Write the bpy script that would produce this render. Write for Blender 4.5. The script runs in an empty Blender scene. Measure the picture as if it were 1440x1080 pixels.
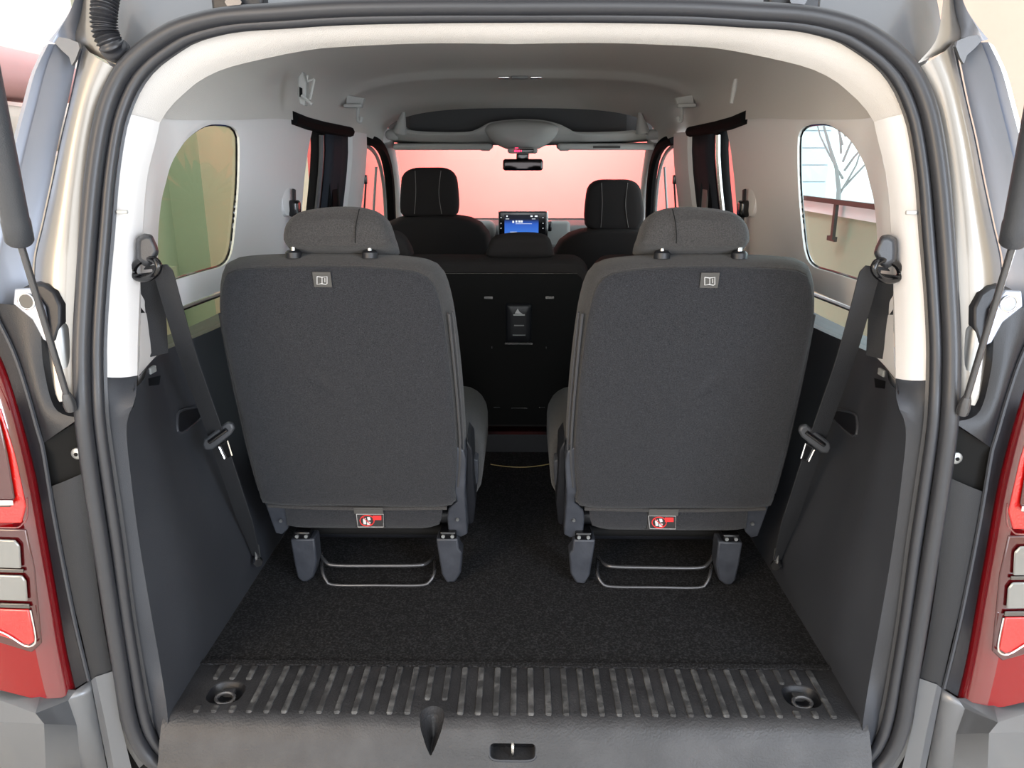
import bpy, bmesh, math, random
from mathutils import Vector, Matrix
random.seed(7)
C = bpy.context.scene
COL = C.collection
# ------------------------------------------------------------------ camera
F = 1081.0; PITCH = math.radians(16.1); YAW = math.radians(0.795)
CAM = Vector((0.013, 0.0, 1.5))
cd = bpy.data.cameras.new('camera'); cam = bpy.data.objects.new('camera', cd); COL.objects.link(cam)
cam.location = CAM; cam.rotation_euler = (math.pi/2 - PITCH, 0, YAW)
cd.sensor_width = 36; cd.lens = 36*F/1440; cd.clip_start = 0.02
C.camera = cam
# ------------------------------------------------------------------ world, lamps, exposure
w = bpy.data.worlds.new('world'); C.world = w; w.use_nodes = True
w.node_tree.nodes['Background'].inputs[0].default_value = (0.93, 0.97, 1.0, 1)
w.node_tree.nodes['Background'].inputs[1].default_value = 2.0
def lamp(name, loc, target, sx, sy, power, col):
    l = bpy.data.lights.new(name, 'AREA'); l.shape = 'RECTANGLE'; l.size = sx; l.size_y = sy
    l.energy = power; l.color = col
    o = bpy.data.objects.new(name, l); COL.objects.link(o); o.location = loc
    o.rotation_euler = (Vector(target)-Vector(loc)).to_track_quat('-Z', 'Y').to_euler(); return o
lamp('rear_fill', (0.6, -3.6, 1.25), (0.0, 1.5, 1.5), 6.5, 2.3, 140, (0.95, 0.97, 1.0))  # added broad fill behind the camera to brighten cabin and ceiling; no door modelled
lamp('daylight_window', (2.0, -0.9, 1.7), (-0.6, 1.8, 1.4), 1.4, 1.6, 105, (0.72, 0.83, 1.0))
lamp('warm_lamp', (-1.62, -0.7, 1.75), (0.6, 1.8, 1.4), 1.2, 1.3, 50, (1.0, 0.72, 0.45))
lamp('side_fill', (1.88, 2.4, 1.5), (-0.6, 2.2, 1.5), 2.4, 1.2, 60, (0.84, 0.92, 1.0))  # added fill through the car glass onto the left trim; solid wall here
lamp('wall_lamp', (0.1, 4.9, 2.7), (0.1, 6.0, 1.3), 1.6, 0.4, 66, (1.0, 0.99, 0.96)).data.spread = math.radians(105)  # added light so the red wall clips to pink through the windscreen
vs = C.view_settings; vs.view_transform = 'Standard'; vs.look = 'None'; vs.exposure = 0.25; vs.gamma = 1
vs.use_curve_mapping = False
# ------------------------------------------------------------------ picture-to-place helpers
_cp, _sp, _cy, _sy = math.cos(PITCH), math.sin(PITCH), math.cos(YAW), math.sin(YAW)
FW = Vector((-_sy*_cp, _cy*_cp, -_sp)); RT = Vector((_cy, _sy, 0)); UP = RT.cross(FW)
def ray(px, py): return FW + RT*((px-720)/F) - UP*((py-540)/F)
def W(px, py, Y):
    r = ray(px, py); return CAM + r*(Y/r.y)
def WZ(px, py, Z):
    r = ray(px, py); return CAM + r*((Z-CAM.z)/r.z)
def sm(t): t = max(0, min(1, t)); return t*t*(3-2*t)
def lerp(a, b, t): return a+(b-a)*t
def Yo(z): return 1.08 + max(0, z-1.15)*0.2
def WO(px, py, dy=0):                      # onto the plane of the tailgate opening
    Y = 1.1
    for _ in range(8): Y = Yo(W(px, py, Y).z)+dy
    return W(px, py, Y)
def Xw(Y, z):                              # inner face of the cabin side
    b = lerp(.585, .66, sm((z-.6)/.55)) if z < 1.15 else lerp(.66, .605, sm((z-1.15)/.45))
    tap = 0.055*max(0, min(1, (z-.62)/.4))*(1-sm((Y-1.14)/.28))
    return b - tap
def WS(px, py, off=0):
    r = ray(px, py); t = .9; 
    for _ in range(900):
        p = CAM+r*t
        if -p.x >= Xw(p.y, p.z)+off: break
        t += .004
    return p
# ------------------------------------------------------------------ object helpers
MIRROR = [False]
def _loc(o):
    v = Vector((0, 0, 0))
    while o is not None: v = v + o.location; o = o.parent
    return v
def O(name, vf, mat, parent=None, smooth=True, label=None, kind=None, angle=40):
    vs_, fs = vf
    off = _loc(parent)
    V = [Vector(v) for v in vs_]
    if MIRROR[0]:
        V = [Vector((-v.x, v.y, v.z)) for v in V]; fs = [list(reversed(f)) for f in fs]
    me = bpy.data.meshes.new(name); me.from_pydata([tuple(v-off) for v in V], [], [list(f) for f in fs])
    bm = bmesh.new(); bm.from_mesh(me)
    bmesh.ops.remove_doubles(bm, verts=bm.verts, dist=1e-5)
    bmesh.ops.recalc_face_normals(bm, faces=bm.faces); bm.to_mesh(me); bm.free()
    if smooth:
        for p in me.polygons: p.use_smooth = True
        try: me.set_sharp_from_angle(angle=math.radians(angle))
        except Exception: pass
    me.materials.append(mat)
    o = bpy.data.objects.new(name, me); COL.objects.link(o)
    if parent: o.parent = parent
    if label: o['label'] = label
    if kind: o['kind'] = kind
    return o
def S(name, vf, mat, **k): return O(name, vf, mat, kind='structure', **k)
def T(name, label, cat, loc, group=None):
    o = bpy.data.objects.new(name, None); COL.objects.link(o); loc = Vector(loc)
    if MIRROR[0]: loc.x = -loc.x
    o.location = loc; o.empty_display_size = .05; o['label'] = label; o['category'] = cat
    if group: o['group'] = group
    return o
def tag(o, label, cat, group=None):
    o['label'] = label; o['category'] = cat
    if group: o['group'] = group
    return o
def solid(o, t, off=-1):
    m = o.modifiers.new('solid', 'SOLIDIFY'); m.thickness = t; m.offset = off; return o
def bevel(o, wd, seg=2):
    m = o.modifiers.new('bevel', 'BEVEL'); m.width = wd; m.segments = seg; m.limit_method = 'ANGLE'; m.angle_limit = math.radians(35); return o
def join(*vfs):
    V = []; Fs = []
    for v, f in vfs:
        n = len(V); V += list(v); Fs += [[i+n for i in q] for q in f]
    return V, Fs
def crv(pts, n, closed=False):             # Catmull-Rom through pts, resampled to n by length
    P = [Vector(p) for p in pts]; m = len(P); out = []
    segs = m if closed else m-1
    for i in range(segs):
        if closed: a, b, c, d = P[(i-1) % m], P[i], P[(i+1) % m], P[(i+2) % m]
        else: a, b, c, d = P[max(i-1, 0)], P[i], P[i+1], P[min(i+2, m-1)]
        for k in range(12):
            t = k/12; out.append(.5*((2*b)+(c-a)*t+(2*a-5*b+4*c-d)*t*t+(3*b-a-3*c+d)*t**3))
    out.append(P[0].copy() if closed else P[-1].copy())
    return resamp(out, n, closed)
def resamp(P, n, closed=False):
    P = [Vector(p) for p in P]
    L = [0]
    for i in range(1, len(P)): L.append(L[-1]+(P[i]-P[i-1]).length)
    res = []; j = 0; N = n if closed else n-1
    for k in range(n):
        s = L[-1]*k/N
        while j < len(P)-2 and L[j+1] < s: j += 1
        d = L[j+1]-L[j]; t = (s-L[j])/d if d > 1e-9 else 0
        res.append(P[j].lerp(P[j+1], max(0, min(1, t))))
    return res
def grid(rows, closed=False):
    V = []; Fs = []; m = len(rows[0])
    for r in rows: V += [Vector(p) for p in r]
    for i in range(len(rows)-1):
        for j in range(m if closed else m-1):
            k = (j+1) % m
            Fs.append([i*m+j, i*m+k, (i+1)*m+k, (i+1)*m+j])
    return V, Fs
def loft(rings, cap=True):
    V, Fs = grid(rings, True); m = len(rings[0])
    if cap:
        Fs.append(list(range(m))); Fs.append(list(range(len(V)-m, len(V))))
    return V, Fs
def tube(path, r, n=10, closed=False, flat=1.0):
    P = [Vector(p) for p in path]; m = len(P); rings = []; prev = None
    for i, p in enumerate(P):
        if closed: d = P[(i+1) % m]-P[(i-1) % m]
        else: d = P[min(i+1, m-1)]-P[max(i-1, 0)]
        d.normalize()
        if prev is None:
            a = Vector((0, 0, 1)) if abs(d.z) < .9 else Vector((1, 0, 0)); u = a.cross(d).normalized()
        else: u = (prev-d*prev.dot(d)).normalized()
        prev = u; v = d.cross(u); rr = r[i] if isinstance(r, (list, tuple)) else r
        rings.append([p+u*math.cos(2*math.pi*k/n)*rr+v*math.sin(2*math.pi*k/n)*rr*flat for k in range(n)])
    if closed: rings.append(rings[0]); return grid(rings, True)
    return loft(rings)
def box(c, s, R=None):
    c = Vector(c); R = R or Matrix.Identity(3)
    V = [c + R @ Vector((x*s[0]/2, y*s[1]/2, z*s[2]/2)) for x in (-1, 1) for y in (-1, 1) for z in (-1, 1)]
    return V, [[0, 1, 3, 2], [4, 6, 7, 5], [0, 4, 5, 1], [2, 3, 7, 6], [0, 2, 6, 4], [1, 5, 7, 3]]
def rbox(c, s, r=.25, R=None, n=6):        # box with generous rounded edges (superellipsoid cage)
    c = Vector(c); R = R or Matrix.Identity(3); r = min(r, min(s)/2*.999)
    bm = bmesh.new(); bmesh.ops.create_cube(bm, size=1)
    bmesh.ops.scale(bm, vec=s, verts=bm.verts)
    bmesh.ops.bevel(bm, geom=list(bm.edges), offset=r, segments=n, profile=.5, affect='EDGES')
    V = [c+R @ v.co for v in bm.verts]; Fs = [[v.index for v in f.verts] for f in bm.faces]; bm.free()
    return V, Fs
def prism(out, d):                         # closed outline of 3D points swept by vector d
    out = [Vector(p) for p in out]; d = Vector(d); return loft([out, [p+d for p in out]])
def cyl(a, b, r, n=16, r2=None):
    return tube([a, b], [r, r if r2 is None else r2], n)
def strip(A, B, n=None, mid=0, bulge=None):
    rows = [A]
    for k in range(1, mid+1):
        t = k/(mid+1); rows.append([a.lerp(b, t)+(bulge*math.sin(math.pi*t) if bulge else Vector((0, 0, 0))) for a, b in zip(A, B)])
    rows.append(B); return grid(rows)
def pillow(out, ux, uy, uw, O3, prof, rows_cap=5, bulge=.0, dimple=None):
    # out: 2D outline in (ux,uy); prof: [(depth, grow x, grow y, shift y)]; smooth caps
    cx = (min(p[0] for p in out)+max(p[0] for p in out))/2; cy = (min(p[1] for p in out)+max(p[1] for p in out))/2
    hx = (max(p[0] for p in out)-min(p[0] for p in out))/2; hy = (max(p[1] for p in out)-min(p[1] for p in out))/2
    def ring(w_, gx, gy, s=0, k=1, fn=None):
        rr = []
        for p in out:
            x = (p[0]-cx)*(1+gx/hx)*k; y = (p[1]-cy)*(1+gy/hy)*k
            ww = w_ + (fn(x, y) if fn else 0)
            rr.append(O3+ux*(x+cx)+uy*(y+cy+s)+uw*ww)
        return rr
    def fn_for(sign):
        def fn(x, y):
            v = sign*bulge*(1-(x/hx)**2)*(1-(y/hy)**2)
            if dimple and sign < 0:
                q = ((x-dimple[0])**2+(y-dimple[1])**2)/dimple[2]**2; v += dimple[3]*math.exp(-q)
            return v
        return fn
    rings = []
    w0, gx, gy, s = prof[0]
    for k in range(rows_cap, 0, -1): 
        rings.append(ring(w0, gx, gy, s, 1-k/(rows_cap+.15), fn_for(-1)))
    for q in prof: rings.append(ring(*q))
    w1, gx, gy, s = prof[-1]
    for k in range(1, rows_cap+1): rings.append(ring(w1, gx, gy, s, 1-k/(rows_cap+.15), fn_for(1)))
    return loft(rings)
def wpanel(Y0, Y1, z0, z1, off=0, ny=6, nz=8):   # piece of the cabin side surface (left side)
    rows = []
    for i in range(nz+1):
        z = lerp(z0, z1, i/nz); rows.append([Vector((-(Xw(lerp(Y0, Y1, j/ny), z)+off), lerp(Y0, Y1, j/ny), z)) for j in range(ny+1)])
    return grid(rows)
def both(fn, *a):
    MIRROR[0] = False; fn('left', *a); MIRROR[0] = True; fn('right', *a); MIRROR[0] = False
# ------------------------------------------------------------------ materials
def srgb(r, g, b):
    f = lambda c: (c/255/12.92 if c/255 <= .04045 else ((c/255+.055)/1.055)**2.4)
    return (f(r), f(g), f(b), 1)
def mat(name, col, rough=.5, metal=0, spec=.5, bump=0, scale=200, var=0, vscale=8, coat=0, detail=3, aniso=False, c2=None, vt=(.35, .7), sheen=0):
    m = bpy.data.materials.new(name); m.use_nodes = True; nt = m.node_tree; b = nt.nodes['Principled BSDF']
    b.inputs['Base Color'].default_value = col; b.inputs['Roughness'].default_value = rough
    b.inputs['Metallic'].default_value = metal; b.inputs['Specular IOR Level'].default_value = spec
    b.inputs['Coat Weight'].default_value = coat; b.inputs['Coat Roughness'].default_value = .05
    b.inputs['Sheen Weight'].default_value = sheen
    tc = nt.nodes.new('ShaderNodeTexCoord')
    if bump:
        n = nt.nodes.new('ShaderNodeTexNoise'); n.inputs['Scale'].default_value = scale; n.inputs['Detail'].default_value = detail
        bp = nt.nodes.new('ShaderNodeBump'); bp.inputs['Strength'].default_value = bump; bp.inputs['Distance'].default_value = .002
        nt.links.new(tc.outputs['Object'], n.inputs['Vector']); nt.links.new(n.outputs['Fac'], bp.inputs['Height']); nt.links.new(bp.outputs['Normal'], b.inputs['Normal'])
    if var or c2:
        n = nt.nodes.new('ShaderNodeTexNoise'); n.inputs['Scale'].default_value = vscale; n.inputs['Detail'].default_value = 6
        r = nt.nodes.new('ShaderNodeValToRGB'); r.color_ramp.elements[0].position = vt[0]; r.color_ramp.elements[1].position = vt[1]
        r.color_ramp.elements[0].color = col
        r.color_ramp.elements[1].color = c2 or tuple(min(1, c*(1+var)) for c in col[:3])+(1,)
        nt.links.new(tc.outputs['Object'], n.inputs['Vector']); nt.links.new(n.outputs['Fac'], r.inputs['Fac']); nt.links.new(r.outputs['Color'], b.inputs['Base Color'])
    return m
def glassmat(name, tint, refl=.06):
    m = bpy.data.materials.new(name); m.use_nodes = True; nt = m.node_tree; nt.nodes.clear()
    o = nt.nodes.new('ShaderNodeOutputMaterial'); t = nt.nodes.new('ShaderNodeBsdfTransparent'); t.inputs[0].default_value = tint
    g = nt.nodes.new('ShaderNodeBsdfGlossy'); g.inputs['Roughness'].default_value = .02; mx = nt.nodes.new('ShaderNodeMixShader')
    mx.inputs[0].default_value = refl
    nt.links.new(t.outputs[0], mx.inputs[1]); nt.links.new(g.outputs[0], mx.inputs[2]); nt.links.new(mx.outputs[0], o.inputs[0]); return m
def emit(name, col, s):
    m = bpy.data.materials.new(name); m.use_nodes = True; b = m.node_tree.nodes['Principled BSDF']
    b.inputs['Base Color'].default_value = (0, 0, 0, 1); b.inputs['Emission Color'].default_value = col; b.inputs['Emission Strength'].default_value = s; return m
M = {}
M['carpet'] = mat('carpet', srgb(25, 25, 26), .95, spec=.15, bump=1.0, scale=420, c2=srgb(58, 58, 60), vscale=260, vt=(.45, .75))
M['back_carpet'] = mat('back_carpet', srgb(26, 27, 30), .95, spec=.15, bump=.8, scale=900, c2=srgb(57, 58, 62), vscale=620, vt=(.35, .85), sheen=.1)
M['fabric'] = mat('fabric', srgb(43, 42, 42), .9, spec=.2, bump=.5, scale=900, c2=srgb(62, 61, 61), vscale=500, sheen=.1)
M['fabric_front'] = mat('fabric_front', srgb(40, 38, 38), .9, spec=.2, bump=.4, scale=700)
M['stitch'] = mat('stitch', srgb(120, 118, 115), .8)
M['piping'] = mat('piping', srgb(50, 50, 52), .7, bump=.3)
M['plastic_dark'] = mat('plastic_dark', srgb(46, 48, 53), .5, spec=.35, bump=.25, scale=900, c2=srgb(53, 55, 60), vscale=5)
M['plastic_black'] = mat('plastic_black', srgb(22, 23, 27), .42, spec=.4, bump=.15, scale=700)
M['seal_black'] = mat('seal_black', srgb(14, 14, 15), .85, spec=.08)
M['door_plastic'] = mat('door_plastic', srgb(44, 48, 55), .8, spec=.1)
M['gloss_black'] = mat('gloss_black', srgb(14, 14, 16), .15, spec=.5)
M['matte_black'] = mat('matte_black', srgb(12, 12, 12), .8, spec=.2)
M['sill'] = mat('sill', srgb(38, 38, 40), .45, spec=.4, bump=.5, scale=260, c2=srgb(54, 54, 56), vscale=14, vt=(.4, .8))
M['rib'] = mat('rib', srgb(54, 54, 55), .5, spec=.4, bump=.6, scale=160, c2=srgb(106, 106, 106), vscale=45, vt=(.45, .8))
M['trim_light'] = mat('trim_light', srgb(214, 212, 212), .6, spec=.3, bump=.15, scale=1200)
M['headliner'] = mat('headliner', srgb(196, 192, 188), .95, spec=.1, bump=.5, scale=900)
M['header_grey'] = mat('header_grey', srgb(170, 170, 168), .8, spec=.2, bump=.2, scale=900)
M['rubber'] = mat('rubber', srgb(42, 43, 47), .38, spec=.45, bump=.06, scale=500)
M['paint'] = mat('paint', srgb(132, 127, 120), .34, metal=.75, coat=.6, bump=.02, scale=2500)
M['flange'] = mat('flange', srgb(140, 146, 158), .42, metal=.6, coat=.3, bump=.25, scale=9, detail=1)
M['bumper'] = mat('bumper', srgb(98, 100, 104), .4, metal=.55, coat=.4, bump=.02, scale=2500)
M['metal'] = mat('metal', srgb(170, 170, 170), .25, metal=1)
M['bar'] = mat('bar', srgb(84, 84, 86), .25, metal=.6, spec=.6)
M['bracket'] = mat('bracket', srgb(46, 49, 56), .5, metal=.2, bump=.4, scale=60, c2=srgb(60, 63, 70), vscale=25)
M['zinc'] = mat('zinc', srgb(150, 152, 152), .4, metal=.8, bump=.2, scale=40)
M['belt'] = mat('belt', srgb(42, 43, 46), .55, spec=.4, bump=.8, scale=700)
M['tongue'] = mat('tongue', srgb(52, 54, 58), .4, bump=.2, scale=600)
M['red_lens'] = mat('red_lens', srgb(112, 1, 4), .12, spec=.35, coat=.35)
M['red_deep'] = mat('red_deep', srgb(58, 2, 5), .15, spec=.6, coat=1)
M['red_bright'] = mat('red_bright', srgb(172, 12, 8), .25, spec=.6, coat=1, bump=.6, scale=220)
M['red_tint'] = mat('red_tint', srgb(96, 12, 18), .08, spec=.8, coat=1)
M['clear_lens'] = mat('clear_lens', srgb(120, 120, 118), .12, metal=.5, coat=1)
M['lens_dark'] = mat('lens_dark', srgb(66, 62, 58), .2, metal=.3, coat=1)
M['chrome'] = mat('chrome', srgb(215, 215, 215), .12, metal=1)
M['label_grey'] = mat('label_grey', srgb(64, 63, 61), .8, bump=.3, scale=900)
M['white_print'] = mat('white_print', srgb(190, 190, 190), .7)
M['red_print'] = mat('red_print', srgb(205, 45, 45), .7)
M['black_print'] = mat('black_print', srgb(40, 38, 38), .7)
M['yellow_print'] = mat('yellow_print', srgb(190, 150, 90), .7)
M['glass_green'] = glassmat('glass_green', srgb(214, 222, 198))
M['glass_clear'] = glassmat('glass_clear', srgb(238, 246, 244), .04)
M['glass_blue'] = glassmat('glass_blue', srgb(218, 236, 236), .05)
M['mirror'] = mat('mirror', srgb(45, 42, 42), .08, metal=.9)
M['wall_red'] = mat('wall_red', srgb(208, 98, 94), .9, var=.05, vscale=3)
M['wall_olive'] = mat('wall_olive', srgb(164, 174, 154), .9, var=.05, vscale=2)
M['wall_cream'] = mat('wall_cream', srgb(226, 216, 198), .9, var=.05, vscale=2)
M['concrete'] = mat('concrete', srgb(200, 197, 190), .8, var=.2, vscale=3)
M['snow'] = mat('snow', srgb(240, 244, 248), .8)
M['bark'] = mat('bark', srgb(150, 146, 144), .9, bump=.6, scale=40)
M['siding'] = mat('siding', srgb(222, 232, 236), .7)
M['steel'] = mat('steel', srgb(70, 66, 62), .5, metal=.3)
M['dash'] = mat('dash', srgb(74, 74, 76), .6, bump=.3, scale=700)
M['dash_light'] = mat('dash_light', srgb(120, 122, 122), .55, bump=.1, scale=700)
M['orange_wire'] = mat('orange_wire', srgb(170, 150, 100), .6)
M['foam'] = mat('foam', srgb(200, 196, 186), .9, bump=.6, scale=30)
M['pink_foam'] = mat('pink_foam', srgb(205, 165, 165), .9, bump=.6, scale=30)

# ================================================================== GARAGE
S('garage_floor', grid([[(-6, -6, 0), (6, -6, 0)], [(-6, 10, 0), (6, 10, 0)]]), M['concrete'], smooth=False)
solid(S('wall_front', grid([[(-1.66, 6, 0), (2.08, 6, 0)], [(-1.66, 6, 3.2), (2.08, 6, 3.2)]]), M['wall_red'], smooth=False), .1)
M['wall_white'] = mat('wall_white', srgb(240, 238, 232), .9)
S('wall_left', box((-1.83, 4.65, 1.6), (.12, 2.7, 3.2)), M['wall_olive'], smooth=False)
S('wall_left', box((-1.83, .65, 1.6), (.12, 5.3, 3.2)), M['wall_white'], smooth=False)
S('pilaster', box((-1.70, 4.97, 1.6), (.20, 2.0, 3.2)), M['wall_olive'], smooth=False)
S('baseboard_left', box((-1.75, 2.4, .5), (.05, 2.9, 1.0)), M['wall_olive'], smooth=False)
# right wall with a wide opening to the yard
def rw(name, y0, y1, z0, z1, m='wall_olive', x=2.2, t=.12): x = x-.15; return S(name, box((x+t/2, (y0+y1)/2, (z0+z1)/2), (t, y1-y0, z1-z0)), M[m], smooth=False)
rw('wall_right', -2.4, 4.2, 0, 3.2, 'wall_cream'); rw('wall_right', 4.2, 6.0, 0, 1.17); rw('wall_right', 4.2, 6.0, 2.8, 3.2)
rw('trim_1', 4.2, 6.0, 1.17, 1.245, 'snow', 2.16, .2)
rl = T('window_railing', 'dark metal railing across the snowy window beyond right quarter glass', 'railing', (1.97, 5.2, 1.1))
O('rail', box((1.97, 5.1, 1.262), (.03, 1.8, .03)), M['steel'], rl, False)
O('post', box((1.97, 4.95, 1.15), (.02, .035, .24)), M['steel'], rl, False)
O('bracket', box((1.99, 5.01, 1.03), (.02, .12, .03)), M['steel'], rl, False)
S('yard_ground', grid([[(2.35, -4, .9), (16, -4, .9)], [(2.35, 24, .9), (16, 24, .9)]]), M['snow'], smooth=False)
bd = T('neighbour_building', 'pale blue clapboard building seen through the right quarter glass', 'building', (4.8, 12.0, .9))
O('wall', box((2.93, 12.0, 3.0), (3.15, .3, 4.2)), M['siding'], bd, False)
for k in range(16): O('plank', box((2.93, 11.83, 1.1+k*.24), (3.15, .03, .225), Matrix.Rotation(.05, 3, 'X')), M['siding'], bd, False)
tr = T('bare_tree', 'leafless snow-dusted tree outside the garage window on the right', 'tree', (4.0, 8.6, .9))
def branch(p, d, L, r, dep, acc):
    pts = [p]; q = p.copy(); dd = d.copy()
    for k in range(4):
        dd = (dd+Vector((random.uniform(-.2, .2), random.uniform(-.2, .2), random.uniform(-.05, .15)))).normalized(); q = q+dd*L/4; pts.append(q.copy())
    acc.append(tube(pts, [r*(1-.15*i) for i in range(5)], 5))
    if dep:
        for k in range(3):
            nd = (dd+Vector((random.uniform(-.8, .8), random.uniform(-.6, .6), random.uniform(-.1, .6)))).normalized(); branch(pts[random.choice((2, 3, 4))], nd, L*.68, r*.55, dep-1, acc)
acc = []; branch(Vector((3.95, 9.9, .9)), Vector((-.05, 0, 1)), 1.1, .035, 0, acc); O('trunk', acc[0], M['bark'], tr)
acc = []
for k in range(9): branch(Vector((3.95+random.uniform(-.05, .05), 9.9, 1.1+.1*k)), Vector((random.uniform(-.8, .8), random.uniform(-.4, .4), .9)).normalized(), .8, .016, 4, acc)
O('branches', join(*acc), M['bark'], tr, kind='stuff')
# insulation packs far left behind the car
fp = T('insulation_pack', 'stacked cream wadding beside car at top left', 'insulation', (-1.55, 2.2, 0))
O('cream_roll', rbox((-1.6, 2.45, 1.6), (.22, .5, .13), .05), M['foam'], fp)
O('pink_roll', rbox((-1.6, 2.5, 1.76), (.24, .6, .14), .06), M['pink_foam'], fp)
O('stand', box((-1.6, 2.5, .76), (.2, .5, 1.52)), M['wall_cream'], fp)

# ================================================================== CABIN SHELL
I_ = [(735,28),(600,29),(480,32),(400,37),(325,43),(275,56),(243,74),(213,97),(192,125),(177,160),(169,190),(160,253),(154,330),(147,410),(143,480),(143,530),(144,560),(147,603),(158,680),(171,769),(183,865),(195,940),(207,1003),(218,1035)]
G_ = [(735,62),(600,61),(480,66),(430,71),(365,84),(315,97),(280,114),(255,135),(238,152),(225,172),(220,195),(207,250),(201,320),(197,400),(194,470),(193,528),(190,562),(178,600),(185,680),(197,770),(212,860),(226,939),(236,1010),(234,1040)]
O_ = [(735,1),(600,1),(480,3),(400,8),(310,15),(250,30),(215,48),(185,72),(162,98),(143,140),(131,190),(122,250),(115,320),(110,400),(106,480),(106,530),(107,560),(110,600),(120,680),(134,770),(150,865),(162,940),(171,1000),(184,1038),(207,1068),(250,1090),(320,1102),(735,1110)]
I2 = [(735,28),(600,29),(480,32),(400,37),(333,42),(275,56),(243,74),(213,97),(192,125),(177,160),(169,190),(160,253),(154,330),(147,410),(143,480),(143,530),(144,560),(147,603),(158,680),(171,769),(183,865),(195,940),(207,1003),(219,1038),(241,1065),(270,1077),(330,1083),(735,1090)]
Ip = [WO(x, y, .02) for x, y in I_]
Gp = [W(x, y, 1.26) if i < 5 else None for i, (x, y) in enumerate(G_)]
for i, (x, y) in enumerate(G_):
    if i >= 5:
        if i >= 16: p = W(x, y, 1.112)
        else:
            p = WS(x, y); yy = [1.255, 1.25, 1.245, 1.24, 1.235, 1.23, 1.22, 1.21, 1.20, 1.18, 1.16][i-5]
            p = W(x, y, yy)
        Gp[i] = p
Gp[22] = WZ(236, 1010, .6); Gp[23] = W(234, 1040, Gp[22].y-.01)
N1 = 40
def cabin(side):
    lab = side
    Iu, Gu = crv(Ip[:10], 30), crv(Gp[:10], 30)
    S('ceiling_lip', strip(Iu, Gu, mid=3, bulge=Vector((0, -.006, -.004))), M['headliner'])
    Im, Gm = crv(Ip[9:16], 30), crv(Gp[9:16], 30)
    S('trim_2', strip(Im, Gm, mid=3, bulge=Vector((.006, -.008, 0))), M['trim_light'])
    Il, Gl = crv(Ip[15:24], 40), crv(Gp[15:24], 40)
    S('trim_3', strip(Il, Gl, mid=2, bulge=Vector((0, -.001, 0))), M['plastic_dark'])
    # quarter panel round the window
    win = [(290,177),(312,175),(327,178),(335,187),(337,205),(336,260),(331,320),(326,355),(315,373),(290,381),(250,393),(232,398),(224,385),(222,355),(223,320),(227,283),(233,258),(240,233),(250,214),(265,194)]
    out = [(222,164),(255,161),(290,163),(330,158),(380,156),(430,160),(443,168),(434,205),(428,250),(424,300),(424,372),(380,384),(310,409),(228,442),(198,442),(198,400),(201,320),(207,250),(214,210)]
    cx, cy = 283, 285
    def polar(poly, n=96):
        res = []; m = len(poly)
        for k in range(n):
            a = 2*math.pi*k/n; dx, dy = math.cos(a), math.sin(a); best = 0
            for i in range(m):
                x1, y1 = poly[i][0]-cx, poly[i][1]-cy; x2, y2 = poly[(i+1) % m][0]-cx, poly[(i+1) % m][1]-cy
                ex, ey = x2-x1, y2-y1; den = dx*ey-dy*ex
                if abs(den) < 1e-9: continue
                t = (x1*ey-y1*ex)/den; u = (x1*dy-y1*dx)/den
                if t > 0 and -1e-6 <= u <= 1+1e-6: best = max(best, t)
            res.append((cx+dx*best, cy+dy*best))
        return res
    win = [(p.x, p.y) for p in crv([(x, y, 0) for x, y in win], 80, True)]
    wi, wo = polar(win), polar(out)
    rows = []
    for t in (0, .12, .35, .65, 1): rows.append([WS(lerp(a[0], b[0], t), lerp(a[1], b[1], t), -.004*math.sin(math.pi*t)) for a, b in zip(wi, wo)])
    inner = [p+Vector((-.008, .002, 0)) for p in rows[0]]
    def rightok(V): return V
    S('wall_'+side, grid([inner]+rows, True), M['trim_light'])
    foot = [[WS(198, 440), WS(228, 440)], [WS(197, 470), WS(229, 470)], [WS(196, 500), WS(230, 492)], [WS(194, 526), WS(220, 500)], [WS(194, 545, .006), WS(222, 520, .006)]]
    S('trim_4', grid(foot), M['trim_light'])
    # joins ring edge to panel
    ge = crv(Gp[9:16], 16); we = [WS(*p) for p in [(222,172),(214,205),(209,235),(206,260),(204,290),(202,315),(201,335),(200,360),(199,385),(198,405),(198,420),(198,440),(197,460),(196,485),(195,505),(194,527)]]
    S('trim_5', strip(ge, we, mid=1), M['trim_light'])
    win_o = S('window_1' if side == 'left' else 'window_2', tube([p.lerp(q, .8)+Vector((-.001, .002, 0)) for p, q in zip(rows[0], inner)], .0035, 6, True), M['gloss_black'])
    gl = (list(inner)+[sum(inner, Vector())/len(inner)], [[i, (i+1) % 96, 96] for i in range(96)])
    O('glass', gl, M['glass_green'] if side == 'left' else M['glass_blue'], win_o)
    # low strip of glass under the pale rail
    q = lambda x, y, o=.02: WS(x, y, o)
    lo = [[q(218, 446), q(310, 412), q(420, 372), q(450, 362)], [q(218, 500), q(310, 462), q(420, 420), q(450, 412)]]
    w2 = S('window_3' if side == 'left' else 'window_4', tube([q(218, 448), q(310, 414), q(420, 374), q(450, 364)], .005, 6), M['gloss_black'])
    O('glass', grid(lo), M['glass_green'] if side == 'left' else M['glass_blue'], w2)
    # dark lower side trim
    gl2 = resamp(Gl[:], 60)
    rows = []
    for i in range(33):
        u = i/32; Yb = 1.115+(u**1.4)*1.185
        r = []
        for j in range(21):
            v = j/20
            zt = 1.165 - .02*sm((Yb-1.2)/.6)
            z = lerp(zt, .6, v)
            Y = Yb
            x = Xw(Y, z)
            if i == 0:   # ring edge
                pass
            # shallow arch bulge and pocket
            gx = -min(gl2, key=lambda p: abs(p.z-z)).x; x = lerp(gx, x, sm((Y-1.10)/.16))
            r.append(Vector((-x, Y, z)))
        rows.append(r)
    # first column follows the ring edge
    gl2 = resamp(Gl[:], 60)
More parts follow.
